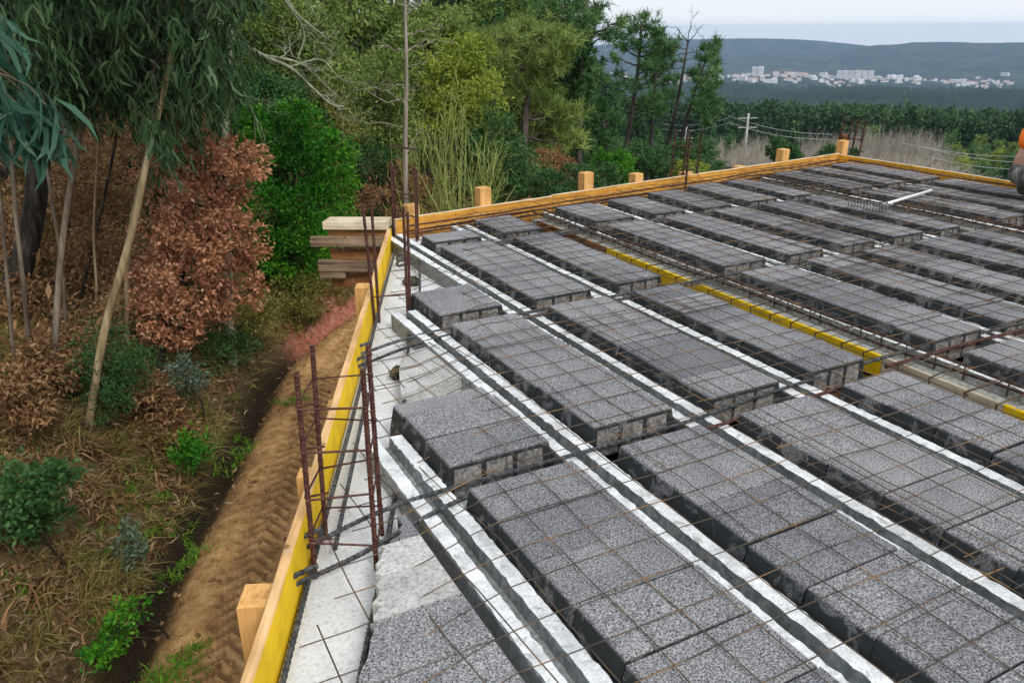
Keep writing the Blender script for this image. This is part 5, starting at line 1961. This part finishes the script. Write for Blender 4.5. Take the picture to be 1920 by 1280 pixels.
# ------------------------------------------------------------------ mid-ground broadleaf trees
MID = [
    ("feathery olive acacia behind the bare lichen branches", 21, [(560, 110, 70), (500, 150, 60), (600, 170, 65), (530, 60, 60), (470, 80, 50), (590, 60, 55), (620, 110, 50), (520, 210, 55)], 7000, .20, .035, 'l_acacia'),
    ("olive acacia filling the view left of the dead pole", 19, [(680, 180, 60), (720, 140, 55), (640, 220, 60), (690, 250, 65), (730, 220, 50), (650, 290, 55), (710, 300, 55), (660, 140, 50), (740, 280, 45)], 8000, .17, .03, 'l_acacia'),
    ("pale olive acacia above and right of the dead pole", 24, [(800, 60, 45), (830, 45, 40), (780, 90, 40), (760, 50, 40), (845, 80, 35), (810, 110, 40)], 4000, .22, .035, 'l_acacia'),
    ("yellow green acacia directly behind the willow tips", 21, [(860, 115, 38), (890, 100, 34), (835, 140, 38), (880, 150, 42), (850, 180, 45), (815, 175, 36), (910, 160, 30), (900, 200, 40), (830, 210, 40)], 5000, .18, .03, 'l_yellow'),
    ("dark evergreen behind the bright green bush", 17.5, [(500, 190, 46), (470, 160, 40), (540, 200, 46), (580, 220, 40), (450, 215, 40), (610, 250, 40)], 5200, .13, .03, 'l_dark'),
    ("green shrub mass behind the willow's right side", 18.5, [(920, 260, 45), (950, 300, 45), (900, 310, 45), (980, 330, 40), (940, 350, 40), (1000, 360, 36), (900, 360, 36)], 5600, .14, .028, 'l_dark'),
    ("dark green shrub behind the tallest post", 17.5, [(1040, 350, 32), (1080, 340, 34), (1015, 375, 24), (1060, 375, 26), (1110, 350, 28), (1130, 330, 26), (1095, 370, 22)], 4200, .11, .026, 'l_dark'),
    ("deep green shrub between the posts below the young pine", 24, [(1150, 320, 22), (1175, 330, 20), (1130, 305, 22), (1165, 300, 20)], 2400, .13, .03, 'l_bright'),
    ("olive brown scrub left of the willow foot", 15.5, [(700, 345, 40), (735, 330, 36), (680, 370, 34), (720, 380, 34), (780, 350, 26), (660, 330, 34)], 4200, .10, .016, 'l_dry'),
    ("dark scrub between the bright bush and the corner starter bars", 16.5, [(690, 300, 40), (660, 360, 40), (720, 330, 36), (690, 400, 34), (650, 420, 36), (740, 390, 30), (700, 360, 40)], 4600, .12, .022, 'l_dark'),
    ("brown shrub under the broad pine", 21, [(1015, 310, 24), (1040, 300, 22), (1060, 315, 20), (1000, 335, 20)], 1700, .13, .022, 'l_dry'),
    ("olive shrub left of the dead pole's foot", 17, [(600, 250, 50), (630, 300, 45), (650, 260, 45), (610, 210, 40)], 4200, .13, .024, 'l_olive'),
    ("green undergrowth under the slender pines", 36, [(1190, 290, 22), (1215, 300, 22), (1240, 295, 20), (1205, 315, 18), (1235, 318, 18), (1180, 318, 16), (1262, 310, 16)], 2600, .2, .045, 'l_pine'),
    ("bluish shrubs at the foot of the leaning pines", 35, [(1290, 290, 18), (1310, 275, 16), (1280, 310, 16), (1305, 305, 14), (1270, 280, 14)], 1700, .2, .04, 'l_dark'),
    ("yellow green low shrub behind the middle starter bars", 30, [(1285, 312, 14), (1300, 316, 14), (1270, 320, 12), (1318, 318, 10)], 900, .14, .03, 'l_yellow'),
    ("dark round bush in front of the pale thicket", 52, [(1465, 275, 17), (1480, 285, 15), (1450, 285, 14), (1492, 290, 11), (1462, 295, 15), (1478, 298, 14), (1455, 265, 9)], 3000, .26, .055, 'l_dark'),
    ("small dark pine bush left of the corner post", 48, [(1555, 280, 9), (1545, 290, 10), (1565, 290, 10), (1530, 300, 8), (1595, 290, 9), (1605, 283, 7), (1540, 300, 8), (1600, 298, 8)], 1600, .22, .035, 'l_dark'),
    ("small dark conifer tip behind the lowest post", 46, [(1412, 318, 5), (1348, 318, 5), (1350, 308, 4)], 300, .15, .03, 'l_dark'),
]
for k, (lab, dist, q, n, L, W, lf) in enumerate(MID):
    tree_px("broadleaf_tree" if dist > 17.6 else "tall_shrub", lab, "tree" if dist > 17.6 else "shrub", dist, q, int(n * 1.9), L * .66, W * .66, MT[lf], MT['bark_dark'], None, 0.006 * dist * 0.7, seed=300 + k, group="mixed trees behind the far board", tight=0.23, droop=0.1, sub=20, shell=(0.5, 1.12))

# tall dark trees of the wood behind (a few kinds, copied)
def tall_tree(seed, h, n, leaf, bark, nb=9, L=.3, W=.05, low=0.35, spread=0.16, name="forest_tree"):
    r = np.random.default_rng(seed)
    mb = MB()
    P = trunk_path([(0, 0, -.3), (r.normal(0, .1), r.normal(0, .1), h * .4), (r.normal(0, .25), r.normal(0, .25), h)], 8)
    mb.tube(P, np.linspace(h * 0.016, h * 0.003, len(P)), 7, 0, False)
    blobs = []
    for k in range(nb):
        t = low + (1 - low) * (k + 0.5) / nb
        a = r.uniform(0, 6.28)
        R0 = h * spread * (1.15 - 0.7 * t) * r.uniform(0.5, 1.2)
        c = np.array([math.cos(a) * R0, math.sin(a) * R0, h * t + r.normal(0, .2)])
        rb = h * spread * r.uniform(0.45, 0.75) * (1.2 - 0.6 * t)
        blobs.append((*c, rb, rb, rb * 0.85))
        i = int(np.argmin(np.abs(P[:, 2] - (c[2] - rb))))
        branch(mb, P[i], c, h * .004, h * .0015, r)
    V, F = crown_kites(blobs, n, L, W, r, 16, 0.34, 0.5, 0.4, (0.35, 1.0))
    root = empty(name, (0, 0, 0))
    mb.build("trunk", bark, root, True)
    obj("crown", V, F, leaf, root)
    return root


protos = [tall_tree(1, 11, 5200, MT['l_euc'], MT['bark_grey'], 11, .34, .05, .30), tall_tree(2, 10, 4800, MT['l_dark'], MT['bark_dark'], 10, .30, .05, .25),
          tall_tree(3, 9, 5200, MT['l_acacia'], MT['bark_dark'], 10, .28, .05, .15, .2), tall_tree(4, 12, 4600, MT['l_pine'], MT['bark_pine'], 10, .34, .035, .4, .15)]
used = [False] * 4
FT = []
r = np.random.default_rng(88)
for (x, dist, k, sc) in [(470, 30, 0, 1.0), (520, 34, 1, 1.1), (585, 36, 0, 1.1), (640, 38, 3, 1.0), (690, 33, 0, 1.0), (735, 40, 1, 1.0), (790, 36, 0, 1.05), (840, 42, 3, 1.0), (885, 38, 1, 1.0), (930, 46, 0, 1.1), (965, 40, 3, .95), (1010, 44, 1, .95),
                         (1050, 48, 3, .95), (610, 28, 2, .9), (760, 29, 2, .8), (870, 31, 2, .75), (940, 33, 2, .8), (1000, 33, 2, .75), (1040, 36, 2, .7), (540, 27, 2, 1.0), (440, 25, 2, 1.0), (400, 22, 1, .9), (360, 20, 0, .9), (300, 18.5, 1, .9), (250, 20, 2, 1.0),
                         (190, 17.5, 0, .9), (130, 18, 1, 1.0), (70, 16, 2, .9), (10, 17, 1, 1.0), (-60, 15, 0, .9), (330, 26, 3, 1.0), (210, 27, 1, 1.1), (90, 26, 0, 1.1), (-30, 25, 2, 1.1), (-120, 20, 1, 1.0), (450, 42, 1, 1.2), (560, 48, 0, 1.3), (700, 50, 1, 1.3), (820, 55, 0, 1.2), (900, 58, 1, 1.1), (660, 24, 2, .75), (720, 26, 2, .8)]:
    FT.append((x, dist, k, sc))
kn = ["thin leaved dark eucalyptus", "dense dark evergreen", "olive feathery acacia", "tall straight pine"]
for i, (x, dist, k, sc) in enumerate(FT):
    g = ground_pt(x, dist)
    if dist > 23 and x > 420:
        g[2] = min(g[2], -3.2)
    where = "deep in the wood, left of the frame centre" if x > 420 else "in the shaded wood behind the left stems"
    if not used[k]:
        o = protos[k]
        used[k] = True
        o.location = tuple(g)
        o.rotation_euler = (0, 0, r.uniform(0, 6.28))
        o.scale = (sc, sc, sc)
    else:
        o = copy_tree(protos[k], tuple(g), r.uniform(0, 6.28), sc * r.uniform(.92, 1.08))
    tag(o, f"{kn[k]} {where}", "tree", f"{kn[k]} trees {where}")

# ------------------------------------------------------------------ pale bare thickets in the valley
def thicket(seed, n=190, h=6.0, w=3.4):
    r = np.random.default_rng(seed)
    mb = MB()
    for k in range(n):
        a = np.array([r.normal(0, w * .35), r.normal(0, w * .35), -.2])
        dm = math.exp(-(a[0] ** 2 + a[1] ** 2) / (w * w * .32))
        d = np.array([a[0] * .75 + r.normal(0, .45), a[1] * .75 + r.normal(0, .45), h * r.uniform(.55, 1.05) * (.45 + .55 * dm)])
        Q = [a, a + d * .5 + np.array([r.normal(0, .15), r.normal(0, .15), 0]), a + d]
        mb.tube(Q, [0.032, 0.022, 0.009], 3, 0, False)
        for j in range(7):
            s = a + d * r.uniform(.3, .9)
            e = s + np.array([r.normal(0, .5), r.normal(0, .5), r.uniform(.3, 1.1)])
            mb.tube([s, e], [0.013, 0.005], 3, 0, False)
    o = mb.build("poplar_thicket", MT['pale_twig'])
    return o


tk = [thicket(11), thicket(12), thicket(13)]
tu = [False] * 3
r = np.random.default_rng(5)
spots = []
for row, (dist, xa, xb, top) in enumerate([(92, 1310, 1420, 250), (80, 1330, 1460, 268), (70, 1320, 1450, 292), (105, 1490, 1700, 240), (92, 1500, 1730, 255), (80, 1505, 1745, 275), (70, 1600, 1740, 292), (100, 1560, 1660, 228)]):
    x = xa
    while x < xb:
        spots.append((x + r.normal(0, 5), dist + r.normal(0, 3), top + r.normal(0, 5)))
        x += 24 * 80 / dist
for i, (x, dist, top) in enumerate(spots):
    edge = 0
    if x > 1690:
        top += (x - 1690) * 0.9
    g = ground_pt(x, dist)
    zt = at(x, top, dist)[2]
    hgt = max(2.0, zt - g[2])
    k = i % 3
    if not tu[k]:
        o = tk[k]
        tu[k] = True
        o.location = tuple(g)
        o.scale = (1, 1, hgt / 6.0)
    else:
        o = copy_tree(tk[k], tuple(g), r.uniform(0, 6.28), (r.uniform(.9, 1.2), r.uniform(.9, 1.2), hgt / 6.0))
    sd_ = "left" if x < 1480 else "right"
    tag(o, f"pale leafless poplar clump in the thicket {'left of the dark round bush' if sd_ == 'left' else 'around the far corner starter bars'}", "bush", f"pale poplar clumps, {sd_} thicket")

# ------------------------------------------------------------------ valley trees one can tell apart
def lowtree(seed, h=9, n=420, leaf=None, L=.95, W=.26, tr=True, nb=7):
    r = np.random.default_rng(seed)
    blobs = []
    for k in range(nb):
        t = 0.34 + 0.62 * k / (nb - 1)
        a = r.uniform(0, 6.28)
        R0 = h * .13 * (1.2 - t)
        rb = h * .17 * (1.35 - .8 * t)
        blobs.append((math.cos(a) * R0 * 1.4, math.sin(a) * R0 * 1.4, h * t, rb, rb, rb * .95))
    V, F = crown_kites(blobs, n, L, W, r, 10, .32, .1, .8)
    mb = MB()
    mb.tube([(0, 0, -.5), (0.1, 0, h * .5), (0, 0, h * .85)], [h * .014, h * .01, h * .004], 5, 0, False)
    return mb, (V, F)


VT = []
for k, (sd_, lf, h) in enumerate([(1, 'l_dark', 9), (2, 'l_pine', 10), (3, 'l_acacia', 9), (4, 'l_yellow', 9)]):
    mb, VF = lowtree(600 + sd_, h, 3200, None, .36, .085)
    root = empty("valley_tree", (0, 0, 0))
    mb.build("trunk", MT['pale_twig'], root, True)
    obj("crown", VF[0], VF[1], MT[lf], root)
    VT.append(root)
vu = [False] * 4
r = np.random.default_rng(15)
vs_ = []
for (dist, xa, xb, top, kinds, stp) in [(112, 1700, 1960, 292, (2, 3, 0), 21), (125, 1690, 1960, 275, (2, 3, 1), 22), (140, 1680, 1960, 262, (3, 2, 1), 22), (160, 1560, 1960, 250, (2, 1, 0), 22), (185, 1330, 1960, 240, (0, 1, 2), 24), (215, 1330, 1960, 232, (0, 1, 1), 22),
                                        (100, 1715, 1960, 312, (2, 0, 3), 24), (150, 1300, 1420, 245, (0, 1, 0), 22), (60, 1130, 1330, 300, (0, 1), 30), (90, 1120, 1330, 270, (1, 0), 28), (130, 1100, 1330, 255, (0, 1), 26)]:
    x = xa
    while x < xb:
        vs_.append((x + r.normal(0, 8), dist * r.uniform(.85, 1.18), top + r.normal(0, 9) + 10 * math.sin(x / 47.0 + dist), kinds[r.integers(len(kinds))]))
        x += stp * r.uniform(.7, 1.3)
kn2 = ["dark green valley tree", "deep green valley pine", "olive green valley tree", "yellowish green valley tree"]
for (x, dist, top, k) in vs_:
    g = ground_pt(x, dist)
    hgt = max(3.0, at(x, top, dist)[2] - g[2])
    h0 = 10 if k == 1 else 9
    s = hgt / h0
    sx = min(max(s, .6), 1.25)
    if not vu[k]:
        o = VT[k]
        vu[k] = True
        o.location = tuple(g)
        o.scale = (sx, sx, s)
    else:
        o = copy_tree(VT[k], tuple(g), r.uniform(0, 6.28), (sx, sx, s))
    wh = "beyond the yellow right board" if x > 1690 else ("behind the pale thicket" if x > 1330 else "behind the slender pines")
    tag(o, f"{kn2[k]} {wh}", "tree", f"{kn2[k]}s {wh}")

# ------------------------------------------------------------------ far forest (one mass)
src = bpy.data.collections.new("far_tree_kinds")
for k in range(5):
    r = np.random.default_rng(700 + k)
    h = 12.0
    blobs = []
    for j in range(6):
        t = .35 + .6 * j / 5
        rb = h * .2 * (1.3 - .75 * t)
        a = r.uniform(0, 6.28)
        blobs.append((math.cos(a) * h * .09, math.sin(a) * h * .09, h * t, rb, rb, rb))
    V, F = crown_kites(blobs, 700, 0.85, .24, r, 10, .30, .1, .9)
    me = mesh_data("far_tree", V, F, MT['l_far'])
    src.objects.link(bpy.data.objects.new("far_tree", me))
r = np.random.default_rng(44)
pts, scl = [], []
N = 60000
az_ = np.radians(r.uniform(26, 76, N))
dd_ = 150 * (2400 / 150) ** (r.uniform(0, 1, N) ** 0.85)
xx, yy = dd_ * np.sin(az_), dd_ * np.cos(az_)
azd = np.degrees(az_)
keep = (fbm(xx / 260, yy / 260, 61, 3) > -0.16) & ~((dd_ > 2050) & (dd_ < 2400))
# open fields left of the leaning pines
keep &= ~((azd > 32) & (azd < 38.6) & (dd_ > 190) & (dd_ < 560) & (fbm(xx / 60, yy / 60, 62, 2) > -0.10))
xx, yy, dd_ = xx[keep], yy[keep], dd_[keep]
zz_ = gz(xx, yy) - 0.5
pm = bpy.data.meshes.new("far_forest")
pm.vertices.add(len(xx))
pm.vertices.foreach_set('co', np.stack([xx, yy, zz_], 1).astype(np.float32).ravel())
pm.update()
a = pm.attributes.new('sc', 'FLOAT', 'POINT')
a.data.foreach_set('value', (r.uniform(.4, 1.25, len(xx)) * (0.75 + 0.00008 * dd_)).astype(np.float32))
ff = bpy.data.objects.new("far_forest", pm)
COL.objects.link(ff)
tag(ff, kind='stuff')
ng = bpy.data.node_groups.new("forest_scatter", 'GeometryNodeTree')
ng.interface.new_socket("Geometry", in_out='INPUT', socket_type='NodeSocketGeometry')
ng.interface.new_socket("Geometry", in_out='OUTPUT', socket_type='NodeSocketGeometry')
gi, go = ng.nodes.new('NodeGroupInput'), ng.nodes.new('NodeGroupOutput')
iop = ng.nodes.new('GeometryNodeInstanceOnPoints')
ci = ng.nodes.new('GeometryNodeCollectionInfo')
ci.inputs['Collection'].default_value = src
ci.inputs['Separate Children'].default_value = True
ci.inputs['Reset Children'].default_value = True
na = ng.nodes.new('GeometryNodeInputNamedAttribute')
na.data_type = 'FLOAT'
na.inputs['Name'].default_value = 'sc'
rv = ng.nodes.new('FunctionNodeRandomValue')
rv.data_type = 'FLOAT_VECTOR'
rv.inputs[0].default_value = (0, 0, 0)
rv.inputs[1].default_value = (0.06, 0.06, 6.28)
iop.inputs['Pick Instance'].default_value = True
ng.links.new(gi.outputs[0], iop.inputs['Points'])
ng.links.new(ci.outputs[0], iop.inputs['Instance'])
ng.links.new(rv.outputs[0], iop.inputs['Rotation'])
ng.links.new(na.outputs[0], iop.inputs['Scale'])
ng.links.new(iop.outputs[0], go.inputs[0])
ff.modifiers.new("scatter", 'NODES').node_group = ng

# ------------------------------------------------------------------ town in the valley
MT['render'] = mat_speck("white_render", (0.62, 0.62, 0.60), (0.74, 0.74, 0.72), (0.80, 0.80, 0.79), 0.3, 0.1, 0.8, 0.0)
MT['roof'] = mat_speck("tile_roof", (0.30, 0.13, 0.08), (0.42, 0.20, 0.13), (0.5, 0.28, 0.2), 0.5, 0.1, 0.8, 0.0)
MT['window'] = mat_speck("dark_windows", (0.03, 0.04, 0.05), (0.05, 0.06, 0.07), (0.08, 0.09, 0.10), 1.0, 0.1, 0.3, 0.0)


def house(seed, w, d, h, flat):
    r = np.random.default_rng(seed)
    mb = MB()
    mb.box((0, 0, h / 2 - 2), (w, d, h + 4), mi=0)
    nf = max(1, int(h / 3.2))
    nw = max(2, int(w / 4))
    for f in range(nf):
        for k in range(nw):
            x = -w / 2 + (k + .5) * w / nw
            for sg in (-1, 1):
                mb.box((x, sg * (d / 2 + .02), 1.7 + f * 3.2), (1.3, .08, 1.4), mi=2)
    if flat:
        mb.box((0, 0, h + .2), (w + .5, d + .5, .4), mi=0)
        mb.box((w * .2, 0, h + 1.2), (w * .2, d * .4, 1.8), mi=0)
    else:
        o = .5
        V = [(-w / 2 - o, -d / 2 - o, h), (w / 2 + o, -d / 2 - o, h), (w / 2 + o, d / 2 + o, h), (-w / 2 - o, d / 2 + o, h), (-w / 2 - o, 0, h + d * .22), (w / 2 + o, 0, h + d * .22)]
        mb.add(V, [(0, 1, 5, 4), (2, 3, 4, 5), (1, 2, 5), (3, 0, 4), (3, 2, 1, 0)], 1)
    return mesh_data("house", mb.v, mb.f, [MT['render'], MT['roof'], MT['window']], mb.m)


HM = [house(1, 16, 11, 7, False), house(2, 22, 13, 9, False), house(3, 30, 16, 13, True), house(4, 48, 18, 10, True), house(5, 14, 11, 9.5, False)]
r = np.random.default_rng(23)
nh = 0
while nh < 285:
    x = r.uniform(1140, 1905)
    # bands of the town measured as distance; denser in the middle
    t = r.uniform()
    if x < 1240:
        if r.uniform() > .4:
            continue
        dist = r.normal(2750, 110)
    elif t < .72:
        dist = r.normal(2620 + (x - 1340) * 0.35, 160)
    elif x > 1600:
        dist = r.normal(2080, 50)
    else:
        dist = r.normal(2380, 80)
    q = at(x, 150, dist)
    z = float(gz(q[0], q[1]))
    k = r.choice(5, p=[.36, .26, .16, .06, .16])
    o = bpy.data.objects.new("house", HM[k])
    COL.objects.link(o)
    o.location = (q[0], q[1], z)
    o.rotation_euler = (0, 0, R_(-50) + r.choice([0, math.pi / 2]) + r.normal(0, .25))
    s = r.uniform(.5, .85)
    o.scale = (s, s, s)
    tag(o, "small white building in the far town below the hills", "house", "white buildings of the far town")
    nh += 1
for (x, dist, n, hh, lab) in [(1608, 2700, 6, 24, "long pale apartment block standing tallest in the far town"), (1425, 2600, 2, 26, "pale tower block at the left end of the far town"), (1350, 2650, 1, 30, "pale tower at the far left of the town by the leaning pine")]:
    q = at(x, 150, dist)
    bl = empty("apartment_building", (q[0], q[1], float(gz(q[0], q[1]))), lab, "building")
    bl.rotation_euler = (0, 0, R_(-48))
    mbw_, mbn = MB(), MB()
    for k in range(n):
        mbw_.box(((k - n / 2) * 17, 0, hh / 2 - 3), (15, 16, hh + 6 + 2 * (k % 2)))
        for f in range(int(hh / 3.3)):
            for c in range(4):
                mbn.box(((k - n / 2) * 17 - 5.4 + c * 3.6, -8.03, 2 + f * 3.3), (1.7, .1, 1.6))
    mbw_.build("wall", MT['render'], bl)
    mbn.build("windows", MT['window'], bl)
    bl.children[1]['kind'] = 'stuff'

# ------------------------------------------------------------------ power lines
MT['pole'] = mat_speck("grey_pole", (0.25, 0.25, 0.24), (0.38, 0.38, 0.37), (0.5, 0.5, 0.48), 8, 2)
MT['cable'] = mat_speck("pale_cable", (0.30, 0.33, 0.32), (0.40, 0.43, 0.42), (0.5, 0.52, 0.5), 8, 2)
ends = []
for (x, topy, dist, lab) in [(1366, 212, 95, "pale power pole with cross arms in front of the valley trees"), (1262, 238, 120, "distant power pole among the slender pines"), (1990, 296, 85, "power pole standing past the right frame edge")]:
    g = ground_pt(x, dist)
    t = at(x, topy, dist)
    rt = empty("power_pole", tuple(g), lab, "pole", "power poles in the valley")
    hgt = t[2] - g[2]
    mb = MB()
    mb.tube([(0, 0, -.5), (0, 0, hgt)], [.18, .11], 8)
    mb.build("shaft", MT['pole'], rt, True)
    for k, dz in enumerate((0.5, 1.5)):
        mb = MB()
        mb.bar((-1.0, .4, hgt - dz), (1.0, -.4, hgt - dz), .09, .09)
        mb.build("cross_arm", MT['pole'], rt)
    ends.append((t, hgt))
for (a, b, off_, lab) in [((1366, 222, 95), (1240, 232, 130), 0, "upper cable left of the pale pole"), ((1366, 232, 95), (1240, 242, 130), 0, "lower cable left of the pale pole"),
                          ((1366, 218, 95), (1560, 252, 100), 0, "upper cable right of the pale pole"), ((1366, 230, 95), (1560, 262, 100), 0, "lower cable right of the pale pole"),
                          ((1690, 268, 88), (1990, 293, 85), 0, "top cable crossing the valley trees at right"), ((1735, 277, 85), (1990, 304, 85), 0, "thick middle cable crossing the valley trees at right"), ((1735, 293, 85), (1990, 316, 85), 0, "lowest cable crossing the valley trees at right")]:
    p0, p1 = at(*a), at(*b)
    t = np.linspace(0, 1, 14)[:, None]
    P = p0 + (p1 - p0) * t
    P[:, 2] -= 0.5 * np.sin(t[:, 0] * math.pi)
    V, F = tube_geo(P - p0, 0.022, 4)
    o = obj("power_cable", V, F, MT['cable'], loc=tuple(p0))
    tag(o, lab, "cable", "power cables in the valley")

# ------------------------------------------------------------------ ground cover
def scatter(n, prange, srange, fn, seed):
    r = np.random.default_rng(seed)
    p, s = r.uniform(*prange, n), r.uniform(*srange, n)
    pp = p + track_shift(s)
    x, y = pp * CA + s * SA, -pp * SA + s * CA
    k = r.uniform(0, 1, n) < fn(p, s, x, y)
    x, y = x[k], y[k]
    return np.stack([x, y, gz(x, y, True)], 1), r


# fallen eucalyptus leaves and bark strips on the bank
Pt, r = scatter(60000, (-9, -2.2), (3, 15), lambda p, s, x, y: np.clip(0.75 - 0.9 * smooth(-3.05, -2.75, p), 0.03, 1), 811)
n = len(Pt)
Pt[:, 2] += r.uniform(0.0, 0.10, n)
D = unit(np.stack([r.normal(0, 1, n), r.normal(0, 1, n), r.normal(0, .45, n)], 1)) * r.uniform(0.05, 0.15, (n, 1))
V, F = sickles(Pt, D, r.uniform(.005, .013, n), r)
tag(obj("leaf_litter", V, F, MT['litter']), kind='stuff')
# dry grass over the bank, in arching tufts
def tufts(name, P0, per, L, W, r, spread, mat, lean=0.0):
    n0 = len(P0)
    C = np.repeat(P0, per, axis=0) + np.concatenate([r.normal(0, .03, (n0 * per, 2)), np.zeros((n0 * per, 1))], 1)
    n = len(C)
    sz = np.repeat(r.uniform(.6, 1.25, (n0, 1)), per, axis=0)
    D = unit(np.stack([r.normal(lean, spread, n), r.normal(-lean * .5, spread, n), r.uniform(.35, 1, n)], 1)) * r.uniform(L[0], L[1], (n, 1)) * sz
    S = unit(np.cross(D, np.array([0, 0, 1.0]) + r.normal(0, .2, (n, 3))))
    w = r.uniform(W[0], W[1], (n, 1))
    mid = C + D * .55
    tip = C + D + np.array([0, 0, -1.0]) * np.linalg.norm(D, axis=1, keepdims=True) * r.uniform(.1, .55, (n, 1)) + D * np.array([.35, .35, 0])
    V = np.stack([C - S * w, C + S * w, mid + S * w * .8, mid - S * w * .8, tip], 1).reshape(-1, 3)
    b = (np.arange(n) * 5)[:, None]
    F = np.concatenate([b + np.array([[0, 1, 2]]), b + np.array([[0, 2, 3]]), b + np.array([[3, 2, 4]])])
    return tag(obj(name, V, F, MT[mat]), kind='stuff')


Pt, r = scatter(17000, (-9, -2.95), (3, 15), lambda p, s, x, y: np.clip(0.35 + 2.6 * fbm(x * .9, y * .9, 71), 0.04, 1), 812)
tufts("dry_grass", Pt, 18, (.12, .34), (.003, .0065), r, .55, 'drygrass', .2)
Pt, r = scatter(7500, (-9, -2.95), (3, 14), lambda p, s, x, y: np.clip(0.05 + 2.8 * fbm(x * 1.3, y * 1.3, 75), 0.0, 1), 817)
tufts("bracken", Pt, 12, (.10, .26), (.006, .014), r, .8, 'l_dry', .1)
Pt, r = scatter(9500, (-9, -2.95), (3, 14), lambda p, s, x, y: np.clip(-0.02 + 3.2 * fbm(x * 1.0 + 7, y * 1.0, 77), 0.0, 1), 818)
tufts("low_weeds", Pt, 12, (.08, .22), (.006, .014), r, .8, 'l_olive', 0)
# green grass in patches, mostly along the ditch and low bank
Pt, r = scatter(11000, (-7, -1.9), (3, 13), lambda p, s, x, y: smooth(0.04, 0.18, fbm(x * 1.1, y * 1.1, 73)) * (0.3 + 0.7 * np.exp(-((p + 2.38) / .2) ** 2) + 0.35 * smooth(7.5, 4, s)) * (1 - smooth(-2.2, -1.95, p)), 813)
tufts("grass", Pt, 14, (.05, .15), (.003, .007), r, .6, 'grass', 0)
# clods and stones on the track
Pt, r = scatter(2600, (-2.7, 0.0), (3.2, 15), lambda p, s, x, y: np.full(len(p), .8), 815)
Vs, Fs = [], []
ico = unit(np.array([(1, 0, 0), (-1, 0, 0), (0, 1, 0), (0, -1, 0), (0, 0, 1), (0, 0, -1)], float))
tri = np.array([(0, 2, 4), (2, 1, 4), (1, 3, 4), (3, 0, 4), (2, 0, 5), (1, 2, 5), (3, 1, 5), (0, 3, 5)])
for k, p_ in enumerate(Pt):
    s = abs(r.normal(0, .012)) + .006
    Vs.append(p_ + ico * s * r.uniform(.6, 1.4, (6, 3)))
    Fs.append(tri + 6 * k)
m_, n_, l_, o_ = new_mat("soil_clods")
nz = noise(n_, l_, coords(n_, l_), 6, 4)
rm = ramp(n_, [(.35, (.12, .065, .03)), (.55, (.28, .16, .075)), (.72, (.45, .33, .21))])
l_.new(nz.outputs[0], rm.inputs[0])
prin(n_, l_, o_, rm.outputs[0], .95, .1)
tag(obj("soil_clods", np.concatenate(Vs), np.concatenate(Fs), m_), kind='stuff')
# undergrowth carpet in the wood
Pt, r = scatter(26000, (-30, -4), (8, 34), lambda p, s, x, y: np.full(len(p), .9), 816)
n = len(Pt)
Pt[:, 2] += np.abs(r.normal(0, .35, n))
D = unit(r.normal(size=(n, 3)) + np.array([0, 0, .4])) * r.uniform(.12, .3, (n, 1))
V, F = kites(Pt, D, r.uniform(.02, .045, n), .05, r)
tag(obj("undergrowth", V, F, MT['l_dry']), kind='stuff')

# ------------------------------------------------------------------ haze
def haze():
    m, n, l, out = new_mat("haze_air")
    p = n.new('ShaderNodeVolumePrincipled')
    p.inputs['Color'].default_value = (0.44, 0.66, 1.0, 1)
    p.inputs['Density'].default_value = HAZE
    p.inputs['Anisotropy'].default_value = 0.0
    l.new(p.outputs[0], out.inputs['Volume'])
    mb = MB()
    z0, z1 = float(Z2.min()) - 1.0, 15.0
    mb.box((0, 0, (z0 + z1) / 2), (10000, 10000, z1 - z0))
    o = mb.build("haze", m)
    o.rotation_euler = (0, 0, R_(-52))
    tag(o, kind='stuff')


HAZE = 1.25e-4
haze()
